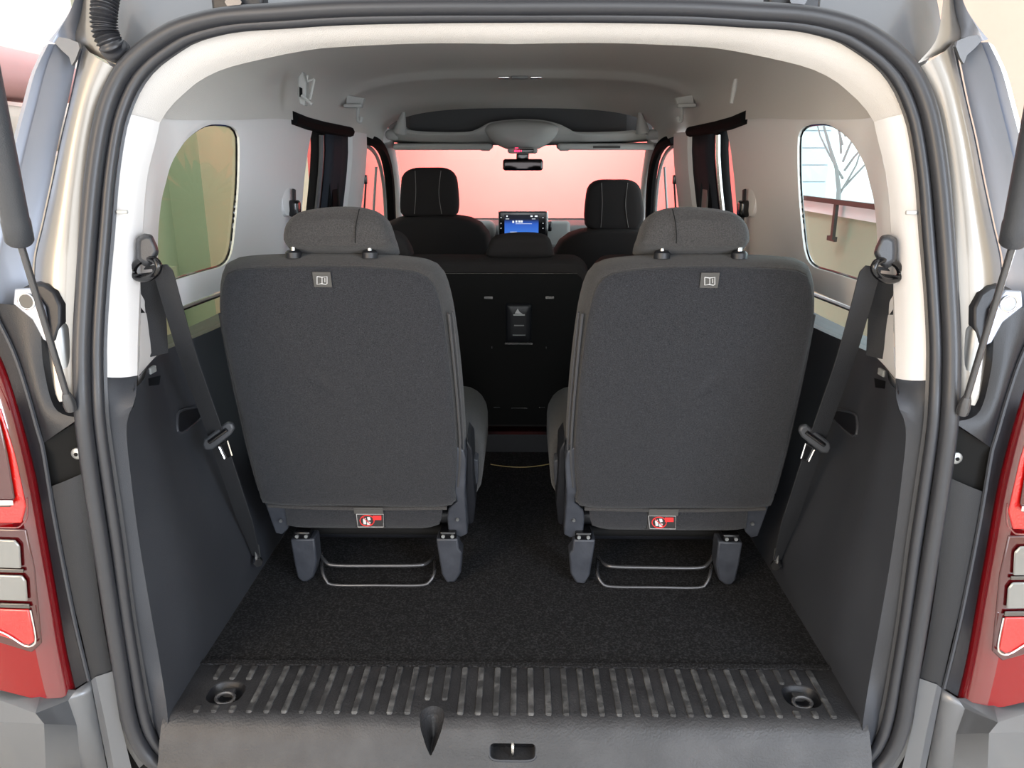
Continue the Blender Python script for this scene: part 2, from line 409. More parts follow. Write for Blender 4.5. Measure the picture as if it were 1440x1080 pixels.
    def at_z(z):
        best = min(gl2, key=lambda p: abs(p.z-z)); return best
    rows[0] = [at_z(p.z).copy() for p in rows[0]]
    rows[0][0] = Gl[0].copy()
    S('cargo_side_trim', grid(rows), M['plastic_dark'])
    top = [Vector((-Xw(y, 1.15)-(.07 if k else -.0), y, 1.165-.02*sm((y-1.2)/.6)+(.0 if k else 0))) for k in (0, 1) for y in [1.2+.1*i for i in range(12)]]
    S('trim_6', grid([top[:12], top[12:]]), M['plastic_dark'])
both(cabin)
# headliner
def sect(Y, zc, ze, n=3.0, Xe=None, m=30, xc=None):
    Xe = (Xe or Xw(Y, ze))-.006; r = []
    for k in range(m*4+1):
        a = math.pi/2*k/(m*4); r.append(Vector((-Xe*math.sin(a)**(2/n), Y, ze+(zc-ze)*abs(math.cos(a))**(2/n))))
    return resamp(r, m)
Gu = crv(Gp[:10], 30)
secs = [Gu, sect(1.30, 1.70, 1.572), sect(1.42, 1.755, 1.572), sect(1.7, 1.785, 1.585), sect(2.1, 1.79, 1.607, 3.4), sect(2.6, 1.79, 1.605, 3.4), sect(2.72, 1.765, 1.60, 3.4), sect(2.78, 1.768, 1.60, 3.4), sect(3.1, 1.765, 1.597, 3.2), sect(3.38, 1.735, 1.585, 3.2, .60), sect(3.46, 1.72, 1.58, 3, .59)]
full = []
for s_ in secs:
    s_[0].x = 0.0
    full.append([Vector((-p.x, p.y, p.z)) for p in reversed(s_[1:])]+list(s_))
# smooth along Y
cols = [crv([r[i] for r in full], 60) for i in range(len(full[0]))]
S('ceiling', grid(cols), M['headliner'])
# roof skin above headliner, keeps light out
S('roof_panel', grid([[(-.64, 1.33, 1.70), (-.45, 1.29, 1.797), (.45, 1.29, 1.797), (.64, 1.33, 1.70)], [(-.72, 2.3, 1.72), (-.45, 2.3, 1.85), (.45, 2.3, 1.85), (.72, 2.3, 1.72)], [(-.68, 3.6, 1.64), (-.45, 3.6, 1.76), (.45, 3.6, 1.76), (.68, 3.6, 1.64)]]), M['paint'])
for sg in (-1, 1): S('roof_side', grid([[(sg*.66, 1.36, 1.70), (sg*.72, 2.3, 1.72), (sg*.68, 3.6, 1.64)], [(sg*.63, 1.36, 1.60), (sg*.66, 2.3, 1.615), (sg*.64, 3.6, 1.59)]]), M['paint'])
# floor carpet
S('floor', grid([[Vector((x, y, .598)) for x in (-.64, -.3, 0, .3, .64)] for y in (1.222, 1.6, 2.2, 3.0, 4.0)]), M['carpet'], smooth=False)
S('underfloor', box((0, 2.7, .50), (1.44, 3.2, .08)), M['matte_black'], smooth=False)

# ------------------------------------------------------------------ rear seal
oc = [WO(x, y) for x, y in O_]; ic = [WO(x, y) for x, y in I2]
def seal_path(t, dy):
    h = [a.lerp(b, t)+Vector((0, dy, 0)) for a, b in zip(oc, ic)]
    f = h + [Vector((-p.x, p.y, p.z)) for p in reversed(h[1:-1])]
    h0 = h[0]; h0.x = 0; h[-1].x = 0
    return crv(f, 260, True)
sl = T('door_seal', 'dark grey double-lobed rubber seal running round the tailgate opening', 'seal', (0, 1.08, .53))
O('outer_lobe', tube(seal_path(.33, -.006), .0125, 12, True), M['rubber'], sl)
O('inner_lobe', tube(seal_path(.78, 0.004), .0088, 12, True), M['rubber'], sl)
O('flange_strip', grid([seal_path(-.06, .012), seal_path(.55, .004), seal_path(1.0, .016)], True), M['rubber'], sl)

# ------------------------------------------------------------------ load sill
sill = T('load_sill', 'ribbed dark plastic load sill plate along the boot opening', 'sill', (0, 1.15, .6))
zt = .602; y0s, y1s = 1.085, 1.224
prof = ((1.224, .600), (1.20, zt), (1.10, zt), (1.086, .599), (1.074, .588), (1.06, .565), (1.05, .54), (1.035, .52), (1.01, .505), (1.01, .48), (1.06, .48), (1.12, .54), (1.224, .56))
pl = O('sill_plate', loft([[Vector((x, y, z)) for y, z in prof] for x in (-.592, -.3, 0, .3, .592)]), M['sill'], sill)
def cutout(obj, vf):
    V, Fs = vf
    off = _loc(obj); me = bpy.data.meshes.new('c'); me.from_pydata([tuple(Vector(v)-off) for v in V], [], Fs)
    bm = bmesh.new(); bm.from_mesh(me); bmesh.ops.recalc_face_normals(bm, faces=bm.faces); bm.to_mesh(me); bm.free()
    c = bpy.data.objects.new('c', me); COL.objects.link(c); c.location = off
    b = obj.modifiers.new('b', 'BOOLEAN'); b.operation = 'DIFFERENCE'; b.object = c; b.solver = 'EXACT'
    bpy.context.view_layer.update()
    dg = bpy.context.evaluated_depsgraph_get(); nm = bpy.data.meshes.new_from_object(obj.evaluated_get(dg))
    obj.modifiers.clear(); obj.data = nm; bpy.data.objects.remove(c)
def oval(c, rx, ry, n=24, z=0, sq=2.6):
    return [Vector((c.x+rx*math.copysign(abs(math.cos(a))**(2/sq), math.cos(a)), c.y+ry*math.copysign(abs(math.sin(a))**(2/sq), math.sin(a)), z)) for a in [2*math.pi*k/n for k in range(n)]]
td = [WZ(318, 975, .6), WZ(1127, 981, .6)]
for c in td: cutout(pl, loft([oval(c, .032, .030, z=.57), oval(c, .032, .030, z=.65)]))
nc = W(608, 1018, 1.09); nc.z = .6
def notch(k, kw, z): return [Vector((nc.x+.021*kw*math.cos(a), 1.092+(.022*k*math.sin(a) if math.sin(a) > 0 else .06*math.sin(a)), z)) for a in [2*math.pi*q/24 for q in range(24)]]
cutout(pl, loft([notch(.3, .08, .552), notch(.7, .45, .565), notch(.95, .85, .585), notch(1, 1, .60), notch(1, 1, .65)]))
sc = W(721, 1054, 1.063)
cutout(pl, rbox((sc.x, 1.06, sc.z), (.078, .08, .024), .008))
for c, nm in zip(td, ('left', 'right')):
    r0 = [oval(c, .033, .031, z=.6022), oval(c, .031, .029, z=.598), oval(c, .028, .026, z=.589), oval(c, .022, .020, z=.584)]
    O('tie_down_cup', (grid(r0, True)[0]+[Vector((c.x, c.y, .584))], grid(r0, True)[1]+[[72+i, 72+(i+1) % 24, 96] for i in range(24)]), M['plastic_black'], sill)
    ring = [Vector((c.x+.016*math.cos(a), c.y-.006+.010*math.sin(a), .594+.004*math.sin(a))) for a in [2*math.pi*k/20 for k in range(20)]]
    O('tie_down_ring', tube(ring, .0038, 8, True), M['bar'], sill)
    O('tie_down_base', rbox((c.x, c.y+.012, .592), (.022, .014, .012), .003), M['bar'], sill)
O('latch_pocket', box((sc.x, 1.085, sc.z), (.09, .006, .04)), M['gloss_black'], sill)
O('striker', tube(crv([(sc.x, 1.083, sc.z+.012), (sc.x, 1.062, sc.z+.011), (sc.x, 1.058, sc.z), (sc.x, 1.062, sc.z-.011), (sc.x, 1.083, sc.z-.012)], 14), .003, 8), M['metal'], sill)
fr = [Vector((sc.x+.039*math.copysign(abs(math.cos(a))**.4, math.cos(a)), 1.0615-.012*math.copysign(abs(math.sin(a))**.5, -math.sin(a))*.9, sc.z+.012*math.copysign(abs(math.sin(a))**.5, math.sin(a)))) for a in [2*math.pi*k/32 for k in range(32)]]
O('pocket_frame', tube(fr, .0022, 6, True), M['plastic_dark'], sill)
for k in range(-18, 19):
    x = k*.0300
    a, b = 1.219, 1.092
    if abs(x-td[0].x) < .034 or abs(x-td[1].x) < .034:
        segs = [(1.219, td[0].y+.034), (td[0].y-.034, 1.092)]
    elif abs(x-nc.x) < .026: segs = [(1.219, 1.128)]
    else: segs = [(a, b)]
    for s0, s1 in segs:
        if s0-s1 < .005: continue
        v = []
        for y, ins in ((s0, .001), (s0-.003, 0), (s1+.004, 0), (s1, .002)):
            xx = x + .0
            v.append([Vector((xx-.0056+ins, y, .6015)), Vector((xx-.0046+ins, y, .6042-ins)), Vector((xx+.0046-ins, y, .6042-ins)), Vector((xx+.0056-ins, y, .6015))])
        O('rib', loft(v), M['rib'], sill, False)
O('carpet_edge', box((0, 1.228, .601), (1.18, .012, .006)), M['carpet'], sill)

# ================================================================== THIRD ROW SEATS
B0 = Vector((0, 1.50, .742)); TT = Vector((0, 1.35, 1.337)); sv = (TT-B0).normalized(); sx = Vector((1, 0, 0)); sw = Vector((0, sv.z, -sv.y)); sw = -sw if sw.y < 0 else sw
def SP(px, py):
    r = ray(px, py); t = (B0-CAM).dot(sw)/r.dot(sw); p = CAM+r*t
    return (p.x, (p-B0).dot(sv))
def SL(x, v, w_): return B0+sx*x+sv*v+sw*w_
LSEAT = [(309,430),(314,396),(330,383),(400,378),(500,378),(580,385),(606,400),(618,430),(627,480),(636,560),(641,640),(638,690),(628,714),(500,714),(376,711),(364,690),(345,620),(325,530),(312,470)]
def third(side):
    nm = 'left' if side == 'left' else 'right'
    t = T('third_row_seat', 'charcoal carpet-backed rear seat on the %s with folded legs on boot floor' % nm, 'seat', (-.33, 1.55, .6), 'third row seats facing away in the boot')
    ol = [SP(*p) for p in LSEAT]; ol = [(p.x, p.y) for p in crv([(a, b, 0) for a, b in ol], 90, True)]
    cx = (min(p[0] for p in ol)+max(p[0] for p in ol))/2; cy = (min(p[1] for p in ol)+max(p[1] for p in ol))/2
    dx, dy = SP(452, 537)
    O('back_panel', pillow(ol, sx, sv, sw, B0, [(-.001, -.012, -.012, 0), (.001, -.005, -.005, 0), (.006, 0, 0, 0), (.02, 0, 0, 0)], 14, .006, (dx-cx, dy-cy, .016, .006)), M['back_carpet'], t)
    bo = []
    for x, y in ol:
        k = sm((y-.45)/.12); bo.append((x, y+.002*k))
    bk = O('backrest', pillow(bo, sx, sv, sw, B0, [(.012, -.006, -.004, 0), (.013, .0, .0, 0.0), (.022, .007, .004, 0), (.04, .013, .006, -.001), (.07, .016, .005, -.005), (.10, .012, .0, -.011), (.125, -.002, -.011, -.017), (.135, -.02, -.025, -.02)], 3, .0), M['fabric'], t)
    # piping down both side seams and seam across the top
    for sgn in (0, 1):
        pp = [(624, 445), (632, 520), (639, 600), (641, 650), (638, 690)] if sgn else [(310, 445), (324, 520), (344, 612), (356, 660), (366, 695)]
        P3 = [SL(*SP(*p), .014)+sx*(.008 if sgn else -.006) for p in pp]
        O('piping', tube(crv(P3, 24), .0028, 6), M['piping'], t)
        if sgn:
            O('piping', tube([p+sx*.006+sw*.006 for p in crv(P3, 24)], .0022, 6), M['piping'], t)
    # headrest
    ho = [(399,344),(396,326),(404,308),(424,296),(470,290),(512,292),(534,303),(544,326),(548,344),(520,349),(470,350),(425,349)]
    HB = Vector((0, 1.375, 1.36)); hv = Vector((0, .12, 1)).normalized(); hw = Vector((0, 1, -.12)).normalized()
    def HPt(px, py):
        r = ray(px, py); tt = (HB-CAM).dot(hw)/r.dot(hw); p = CAM+r*tt; return (p.x, (p-HB).dot(hv))
    hh = [HPt(*p) for p in ho]; hh = [(p.x, p.y) for p in crv([(a, b, 0) for a, b in hh], 48, True)]
    hr = O('headrest', pillow(hh, sx, hv, hw, HB, [(.0, -.022, -.018, 0), (.004, -.008, -.006, 0), (.014, 0, 0, 0), (.04, .003, .003, -.003), (.07, .004, .006, -.008), (.10, .0, .006, -.014), (.12, -.012, -.006, -.016), (.128, -.03, -.02, -.016)], 4, .006), M['fabric'], t)
    for xs in ((508, (506, 294), (503, 310), (501, 326), (501, 342)), ):
        O('seam', tube(crv([HB+sx*HPt(*p)[0]+hv*HPt(*p)[1]+hw*(-.0085+.004*(i == 0)) for i, p in enumerate(xs[1:])], 10), .0009, 5), M['matte_black'], hr)
    for px in (404, 514):
        a = SP(px, 366); p = SL(a[0], a[1]-.003, .040)
        q = p+Vector((0, .01, .05))
        O('headrest_post', cyl(p, q, .0048, 12), M['metal'], t)
        O('post_sleeve', tube([p-Vector((0, 0, .008)), p+Vector((0, .001, .002)), p+Vector((0, .001, .006))], [.014, .0145, .011], 20), M['plastic_black'], t)
    # label with an open book
    def patch(x0, y0, x1, y1, w_, m, name, par, th=.0012):
        a, b = SP(x0, y0), SP(x1, y1)
        pts = [SL(a[0], a[1], w_), SL(b[0], a[1], w_), SL(b[0], b[1], w_), SL(a[0], b[1], w_)]
        return O(name, prism(pts, -sw*th), M[m], par, False)
    lb = patch(440, 381, 468, 402, -.004, 'label_grey', 'fabric_tag', t, .0015)
    def ln(pts, w_, r, m, name, par):
        if MIRROR[0]: pts = [(2*454-x, y) for x, y in pts]
        return tube([SL(*SP(*p), w_) for p in pts], r, 4)
    segs = [ln([(447, 387), (447, 398), (453, 397), (459, 398), (461, 397), (461, 387), (454, 388), (447, 387)], -.0062, .0007, '', '', None), ln([(454, 388), (454, 397)], -.0062, .0006, '', '', None), ln([(458, 389), (458, 395)], -.0062, .0006, '', '', None)]
    O('book_symbol', join(*segs), M['white_print'], lb, False)
    # lower fabric strip
    ls = [SP(398, 714), SP(622, 716), SP(619, 742), SP(600, 748), (SP(500, 748)), SP(420, 747), SP(402, 744)]
    ls = [(p.x, p.y) for p in resamp([Vector((a, b, 0)) for a, b in ls+[ls[0]]], 40, True)]
    O('lower_flap', pillow(ls, sx, sv, sw, B0, [(.010, -.006, -.004, 0), (.012, 0, 0, 0), (.024, 0, 0, 0)], 3, .006), M['back_carpet'], t)
    O('seam_fold', tube(crv([SL(*SP(*p), .004) for p in ((376, 713), (450, 716), (540, 717), (628, 716))], 20), .0042, 8), M['fabric'], t)
    wl_ = patch(499, 722, 541, 744, .0035, 'black_print', 'warning_label', t, .001)
    tg = patch(497, 714, 539, 723, .001, 'label_grey', 'label_tape', t, .001)
    frm = [(501, 724), (539, 724), (539, 742), (503, 742), (501, 724)]
    def pm(p): return (1040-p[0], p[1]) if MIRROR[0] else p
    O('label_frame', tube([SL(*SP(*pm(p)), .002) for p in frm], .0006, 4), M['white_print'], wl_, False)
    ell = [(516+10*math.cos(a), 733+7.5*math.sin(a)) for a in [2*math.pi*k/20 for k in range(20)]]
    O('no_symbol', join(tube([SL(*SP(*pm(p)), .0018) for p in ell], .0011, 5, True), tube([SL(*SP(*pm(p)), .0014) for p in ((510, 728), (522, 739))], .0009, 5)), M['red_print'], wl_, False)
    O('red_block', prism([SL(*SP(*pm(p)), .0022) for p in ((524, 726), (536, 726), (536, 732), (524, 732))], -sw*.0006), M['red_print'], wl_, False)
    O('figure_symbol', join(*[prism([SL(*SP(*pm(p)), .0022) for p in q], -sw*.0004) for q in (((510, 731), (514, 729), (515, 738), (511, 738)), ((516, 728), (520, 728), (521, 732), (517, 733)), ((516, 734), (521, 735), (520, 739), (516, 739)))]), M['white_print'], wl_, False)
    # side brackets
    def plate(name, pts, w_, th, m, bv=.003):
        o = O(name, prism([SL(*SP(*p), w_) for p in pts], sw*th), M[m], t, True); bevel(o, bv); return o
    plate('side_bracket', [(356,668),(366,690),(372,712),(392,716),(401,722),(402,752),(394,760),(384,758),(372,725),(360,692)], .018, .05, 'bracket')
    plate('side_bracket', [(641,634),(652,640),(655,655),(653,700),(657,757),(648,762),(630,756),(628,735),(630,722),(642,712),(638,698)], .014, .06, 'bracket')
    rc = [(654,640),(662,652),(664,690),(667,730),(664,757),(657,760),(653,730)]
    plate('recliner_cover', rc, .05, .08, 'plastic_black')
    plate('release_lever', [(663,682),(669,684),(669,714),(665,722),(662,700)], .09, .03, 'plastic_dark', .002)
    for px, py in ((393, 737), (643, 735)):
        a = SL(*SP(px, py), .012); O('bolt', cyl(a, a-sw*.004, .0035, 10), M['zinc'], t)
    # legs
    for (tl, tr_, br, bl), nt in ((((407, 759), (443, 757), (446, 818), (417, 819)), 0), (((612, 758), (645, 757), (650, 790), (620, 820)), 1)):
        if nt == 0: cs = [(408, 759), (442, 758), (445, 790), (441, 812), (432, 819), (424, 819), (418, 812), (413, 790)]
        else: cs = [(613, 758), (644, 758), (645, 772), (650, 778), (648, 806), (640, 819), (628, 820), (621, 808)]
        P = []
        for x, y in cs:
            tt = (y-757)/63; yy = lerp(1.505, 1.515, tt); p = W(x, y, yy); p.z = max(p.z, .602); P.append(p)
        o = O('leg', prism(P, (0, .045, 0)), M['bracket'], t); bevel(o, .004, 2)
        c = W(cs[0][0]+17, 752, 1.51)
        O('hinge_block', rbox((c.x, 1.525, c.z), (.036, .04, .018), .004), M['gloss_black'], t)
        for s_ in (-.010, .010): O('hinge_pin', cyl((c.x+s_, 1.502, c.z-.001), (c.x+s_, 1.508, c.z-.001), .004, 10), M['zinc'], t)
    # handle bars
    up = [W(445, 762, 1.60), W(448, 775, 1.58), W(458, 790, 1.555), W(472, 795, 1.55), W(530, 795.5, 1.55), W(585, 795, 1.55), W(600, 792, 1.56), W(611, 782, 1.60)]
    O('handle_bar', tube(crv(up, 50), .0045, 10), M['bar'], t)
    lo = [W(452, 778, 1.60), W(453, 800, 1.53), W(458, 815, 1.512), W(470, 822.5, 1.508), W(530, 823, 1.507), W(590, 823, 1.508), W(604, 818, 1.512), W(611, 804, 1.53), W(611, 785, 1.60)]
    O('floor_bar', tube(crv(lo, 60), .0038, 10), M['bar'], t)
    O('cross_tube', cyl((-.50, 1.60, .69), (-.14, 1.60, .69), .012, 12), M['matte_black'], t)
    # cushion (front of the seat)
    O('seat_cushion', rbox((-.31, 1.83, .82), (.46, .44, .20), .07, n=5), M['fabric'], t)
    O('cushion_base', rbox((-.31, 1.80, .69), (.36, .36, .08), .02), M['plastic_black'], t)
both(third)

# ================================================================== SECOND ROW
s2 = T('second_row_bench', 'black split bench with hard back panel between the two rear seats', 'bench seat', (0, 2.4, .6))
P0 = Vector((0, 2.34, .66)); P1 = Vector((0, 2.26, 1.19)); pv = (P1-P0).normalized(); pw = Vector((0, pv.z, -pv.y))
def BP(px, py):
    r = ray(px, py); t = (P0-CAM).dot(pw)/r.dot(pw); p = CAM+r*t; return (p.x, (p-P0).dot(pv))
def BL(a, w_=0): return P0+sx*a[0]+pv*a[1]+pw*w_
def rr2(x0, y0, x1, y1, r, n=6):
    o = []
    for cx, cy, a0 in ((x1-r, y1-r, 0), (x0+r, y1-r, 90), (x0+r, y0+r, 180), (x1-r, y0+r, 270)):
        for k in range(n+1):
            a = math.radians(a0+90*k/n); o.append((cx+r*math.cos(a), cy+r*math.sin(a)))
    return o
topv = BP(735, 371)[1]; botv = BP(735, 602)[1]; xr = BP(829, 400)[0]
for x0, x1 in ((-.60, xr), (xr+.012, .60)):
    ol = rr2(x0, botv, x1, topv, .06)
    O('backrest', pillow(ol, sx, pv, pw, P0, [(.006, -.004, -.004, 0), (.012, .0, .0, 0), (.03, .003, .004, 0), (.09, .003, .004, 0), (.12, -.01, -.01, 0)], 2, 0), M['fabric_front'], s2)
    ov = rr2(x0+.014, botv+.012, x1-.014, BP(735, 384)[1], .045)
    O('back_panel', pillow(ov, sx, pv, pw, P0, [(.0, -.003, -.003, 0), (.001, 0, 0, 0), (.01, 0, 0, 0)], 2, 0), M['matte_black'], s2)
O('edge_strip', tube([BL(BP(598, 384.5), -.001), BL(BP(812, 384.5), -.001)], .0011, 6), M['metal'], s2)
lt = rr2(*(BP(712, 480)), *(BP(747.5, 427)), .008)
O('latch_box', pillow(lt, sx, pv, pw, P0, [(-.012, -.006, -.006, 0), (-.010, -.003, -.003, 0), (-.006, 0, 0, 0), (0, .001, .001, 0)], 2, 0), M['plastic_black'], s2)
def bar(px0, px1, py, h, m, name, w_=-.004):
    a = BP(px0, py+h/2); b = BP(px1, py-h/2)
    c = BL(((a[0]+b[0])/2, (a[1]+b[1])/2), w_); R = Matrix((sx, pw, pv)).transposed()
    return O(name, box(c, (abs(b[0]-a[0]), .006, abs(b[1]-a[1])), R), M[m], s2, False)
bar(681, 693, 417.5, 3.5, 'metal', 'anchor_slot'); bar(767, 779, 417.5, 3.5, 'metal', 'anchor_slot')
bar(710, 749, 482, 2.6, 'metal', 'bright_bar'); bar(719, 742, 572.5, 2, 'metal', 'bright_bar')
bar(694, 703, 571.5, 1.6, 'metal', 'small_clip'); bar(758, 766, 571.5, 1.6, 'metal', 'small_clip')
bar(691, 692.5, 487.5, 3.5, 'metal', 'rivet'); bar(767.5, 769, 487.5, 3.5, 'metal', 'rivet')
bar(723, 737, 455.5, 1.2, 'zinc', 'latch_ridge', -.012); bar(721, 739, 469, 1.2, 'zinc', 'latch_ridge', -.012)
bar(722, 738, 441, 1.5, 'white_print', 'recline_symbol', -.010)
O('recline_figure', prism([BL(BP(*p), -.0125) for p in ((724, 439), (728, 432), (731, 437), (735, 439.5))], -pw*.001), M['white_print'], s2, False)
def hrest(par, pxs, Y, depth, m='fabric_front', name='headrest', grow=.004):
    ol = [W(x, y, Y) for x, y in pxs]; ol = [(p.x, p.y) for p in crv([(p.x, p.z, 0) for p in ol], 44, True)]
    ol = [(a, b) for a, b in ol]
    return O(name, pillow(ol, sx, Vector((0, 0, 1)), Vector((0, 1, 0)), Vector((0, Y, 0)), [(0, -.014, -.014, 0), (.004, -.006, -.006, 0), (.014, 0, 0, 0), (depth*.6, grow, grow, 0), (depth, -.015, -.015, 0)], 4, .004), M[m], par)
hrest(s2, [(688,362),(687,350),(695,336),(715,331),(735,330),(756,331),(770,336),(776,350),(775,362),(735,364)], 2.30, .07)
hrest(s2, [(492,362),(490,345),(500,332),(530,326),(556,328),(570,340),(575,362),(530,364)], 2.30, .07)
hrest(s2, [(897,362),(899,342),(915,330),(950,326),(975,332),(982,345),(980,362),(930,364)], 2.30, .07)
for px in (703, 758): p = W(px, 364, 2.34); O('headrest_post', cyl(p-Vector((0, 0, .02)), p+Vector((0, 0, .02)), .005, 10), M['metal'], s2)
O('seat_cushion', rbox((0, 2.7, .86), (1.16, .55, .16), .05), M['fabric_front'], s2)
O('front_rail', box((0, 2.34, .63), (1.1, .03, .06)), M['plastic_black'], s2)
wr = O('floor_wire', tube(crv([WZ(690, 653, .603), WZ(712, 656, .603), WZ(735, 657, .603), WZ(758, 655, .603), WZ(775, 652, .603)], 20), .0012, 5), M['orange_wire'])
tag(wr, 'thin pale cable lying on the carpet between the two rear seats', 'cable')

# ================================================================== FRONT ROW
def front(side, px0, hp, top, lab):
    t = T('bucket_seat', lab, 'seat', W(px0, 500, 3.3) if False else (W(px0, 300, 3.3).x, 3.4, .6), 'front row seats seen from behind')
    h = hrest(t, hp, 3.25, .09)
    x0 = min(p[0] for p in hp); x1 = max(p[0] for p in hp); y0 = min(p[1] for p in hp); y1 = max(p[1] for p in hp)
    for f in (.28, .68):
        x = lerp(x0, x1, f)
        O('stitch', tube(crv([W(x-(3 if f < .5 else -1)+2, y0+3, 3.250), W(x, (y0+y1)/2, 3.244), W(x-(2 if f < .5 else -4), y1-4, 3.249)], 12), .0012, 5), M['stitch'], h)
        p = W(lerp(x0, x1, .3 if f < .5 else .7), y1, 3.28)
        O('headrest_post', cyl(p-Vector((0, 0, .03)), p+Vector((0, 0, .02)), .006, 10), M['metal'], t)
        O('post_sleeve', tube([p-Vector((0, 0, .03)), p-Vector((0, 0, .004))], [.022, .020], 16), M['plastic_black'], t)
    b = hrest(t, top, 3.22, .14, name='backrest', grow=.01)
    O('seat_cushion', rbox((W(px0, 300, 3.3).x, 3.48, .80), (.5, .36, .2), .06), M['fabric_front'], t)
front('left', 603, [(563,262),(566,246),(580,238),(603,237),(625,238),(638,247),(642,266),(643,292),(638,303),(620,305),(585,305),(567,304),(562,294)], [(540,330),(548,315),(570,308),(603,306),(640,307),(665,312),(680,325),(687,345),(690,420),(685,520),(610,530),(540,520),(535,420)], 'driver seat back on the left beside the steering wheel')
front('right', 865, [(826,279),(830,263),(842,255),(865,254),(888,255),(900,263),(904,280),(906,306),(900,321),(885,324),(845,324),(828,320),(824,306)], [(780,372),(785,350),(800,334),(825,326),(865,324),(905,326),(930,334),(945,350),(950,420),(948,520),(865,530),(782,520),(778,430)], 'passenger seat back on the right with taller gap under windscreen')

# ================================================================== DOORS, PILLARS, WINDSCREEN
def doors(side):
    n = 0 if side == 'left' else 1
    g = M['glass_clear']
    # sliding door
    d = S('door_%d' % (1+n), wpanel(2.10, 3.12, .60, 1.12, .03), M['plastic_black'])
    O('window_glass', wpanel(2.15, 2.85, 1.10, 1.62, .05), g, d)
    o = O('window_frame', wpanel(2.50, 2.57, 1.08, 1.60, .012, 2), M['seal_black'], d); solid(o, .03, 1)
    o = O('frame_edge', tube([Vector((-Xw(2.5, z)-.006, 2.493, z)) for z in [1.1+.06*i for i in range(9)]], .008, 6), M['rubber'] if side == 'left' else M['metal'], d)
    o = O('header_seal', tube([Vector((-.602, y, 1.603+.012*sm((2.4-y)/.3))) for y in (2.15, 2.3, 2.5, 2.7, 2.86)], .018, 8), M['seal_black'], d)
    o = O('inner_panel', wpanel(2.565, 2.86, 1.08, 1.60, .004, 3), M['door_plastic'], d); solid(o, .02, 1)
    hc = Vector((-Xw(2.68, 1.35)-.0, 2.68, 1.355))
    o = O('pull_cup', tube([hc+Vector((.004, y, z)) for y, z in ((-.06, -.09), (-.06, .09), (.06, .09), (.06, -.09))], .007, 6, True), M['gloss_black'], d)
    O('pull_insert', box(hc+Vector((.004, .02, 0)), (.006, .07, .16)), M['seal_black'] if side == 'left' else M['dash_light'], d)
    # B pillar
    rows = []
    for z in [1.05+.0615*i for i in range(10)]:
        x = Xw(3.0, z); wv = .03*math.sin((z-1.05)/.55*math.pi)
        rows.append([Vector((-x-.03, 2.84-0*wv, z)), Vector((-x+.01, 2.87-.0*wv, z)), Vector((-x+.025, 2.95, z)), Vector((-x+.02, 3.08, z)), Vector((-x-.03, 3.12-wv*.6, z))])
    S('trim_7', grid(rows), M['trim_light'])
    MI = MIRROR[0]
    bl = T('front_seat_belt', 'black shoulder belt hanging on the %s pillar between the doors' % ('left' if n == 0 else 'right'), 'seat belt', (-.62, 3.05, 1.4))
    O('guide', rbox((-Xw(3.05, 1.43)+.02, 3.09, 1.435), (.02, .03, .035), .006), M['gloss_black'], bl)
    O('webbing', tube([(-Xw(3.05, 1.43)+.024, 3.09, 1.43), (-Xw(3.0, 1.3)+.03, 3.10, 1.30), (-Xw(3, 1.1)+.03, 3.11, 1.05)], .014, 6, False, .2), M['belt'], bl)
    # C pillar belt of the second row
    b2 = T('middle_seat_belt', 'black belt end on the %s pillar beside the quarter window' % ('left' if n == 0 else 'right'), 'seat belt', (-.62, 2.15, 1.35))
    p = WS(414, 293, -.02)
    O('guide', rbox(p, (.03, .04, .045), .01), M['gloss_black'], b2)
    O('webbing', tube([p+Vector((0, .01, .05)), p, p+Vector((.0, .01, -.12)), p+Vector((0, .03, -.26))], .014, 6, False, .25), M['belt'], b2)
    # round blister behind the belt guide
    q = WS(402, 280, -.001)
    O('blister', tube([q+Vector((-.01, 0, 0)), q+Vector((.004, 0, 0)), q+Vector((.007, 0, 0))], [.048, .044, .03], 28), M['trim_light'], bpy.data.objects['wall_'+side])
    # front door
    fd = S('door_%d' % (3+n), wpanel(3.16, 4.2, .60, 1.12, .03), M['plastic_black'])
    O('window_glass', wpanel(3.14, 4.15, 1.10, 1.60, .05), g, fd)
    fc = [W(515, 196, 3.25), W(528, 200, 3.35), W(538, 212, 3.5), W(545, 235, 3.65), W(549, 270, 3.78), W(551, 320, 3.9)]
    for pz in fc: pz.x = min(pz.x, -.595)
    O('door_seal', tube(crv(fc, 30), .022, 8), M['seal_black'], fd)
    O('window_channel', tube(crv([p+Vector((-.02, -.05, -.02)) for p in fc], 30), .008, 6), M['dash_light'], fd)
    O('quarter_post', tube([W(529, 235, 3.42), W(527, 270, 3.44), W(523, 330, 3.46)], .006, 6), M['dash_light'], fd)
    # A pillar
    ap = [W(541, 190, 3.45), W(546, 210, 3.62), W(553, 245, 3.85), W(557, 280, 4.05), W(561, 315, 4.3)]
    S('trim_8', tube(crv(ap, 24), [.034-.0004*i for i in range(24)], 12), M['trim_light'])
both(doors)
ws = S('window_9', tube([(-.66, 4.42, 1.19), (.66, 4.42, 1.19)], .008, 6), M['gloss_black'])
O('glass', grid([[(-.60, 3.60, 1.595), (.60, 3.60, 1.595)], [(-.70, 4.42, 1.19), (.70, 4.42, 1.19)]]), M['glass_clear'], ws)
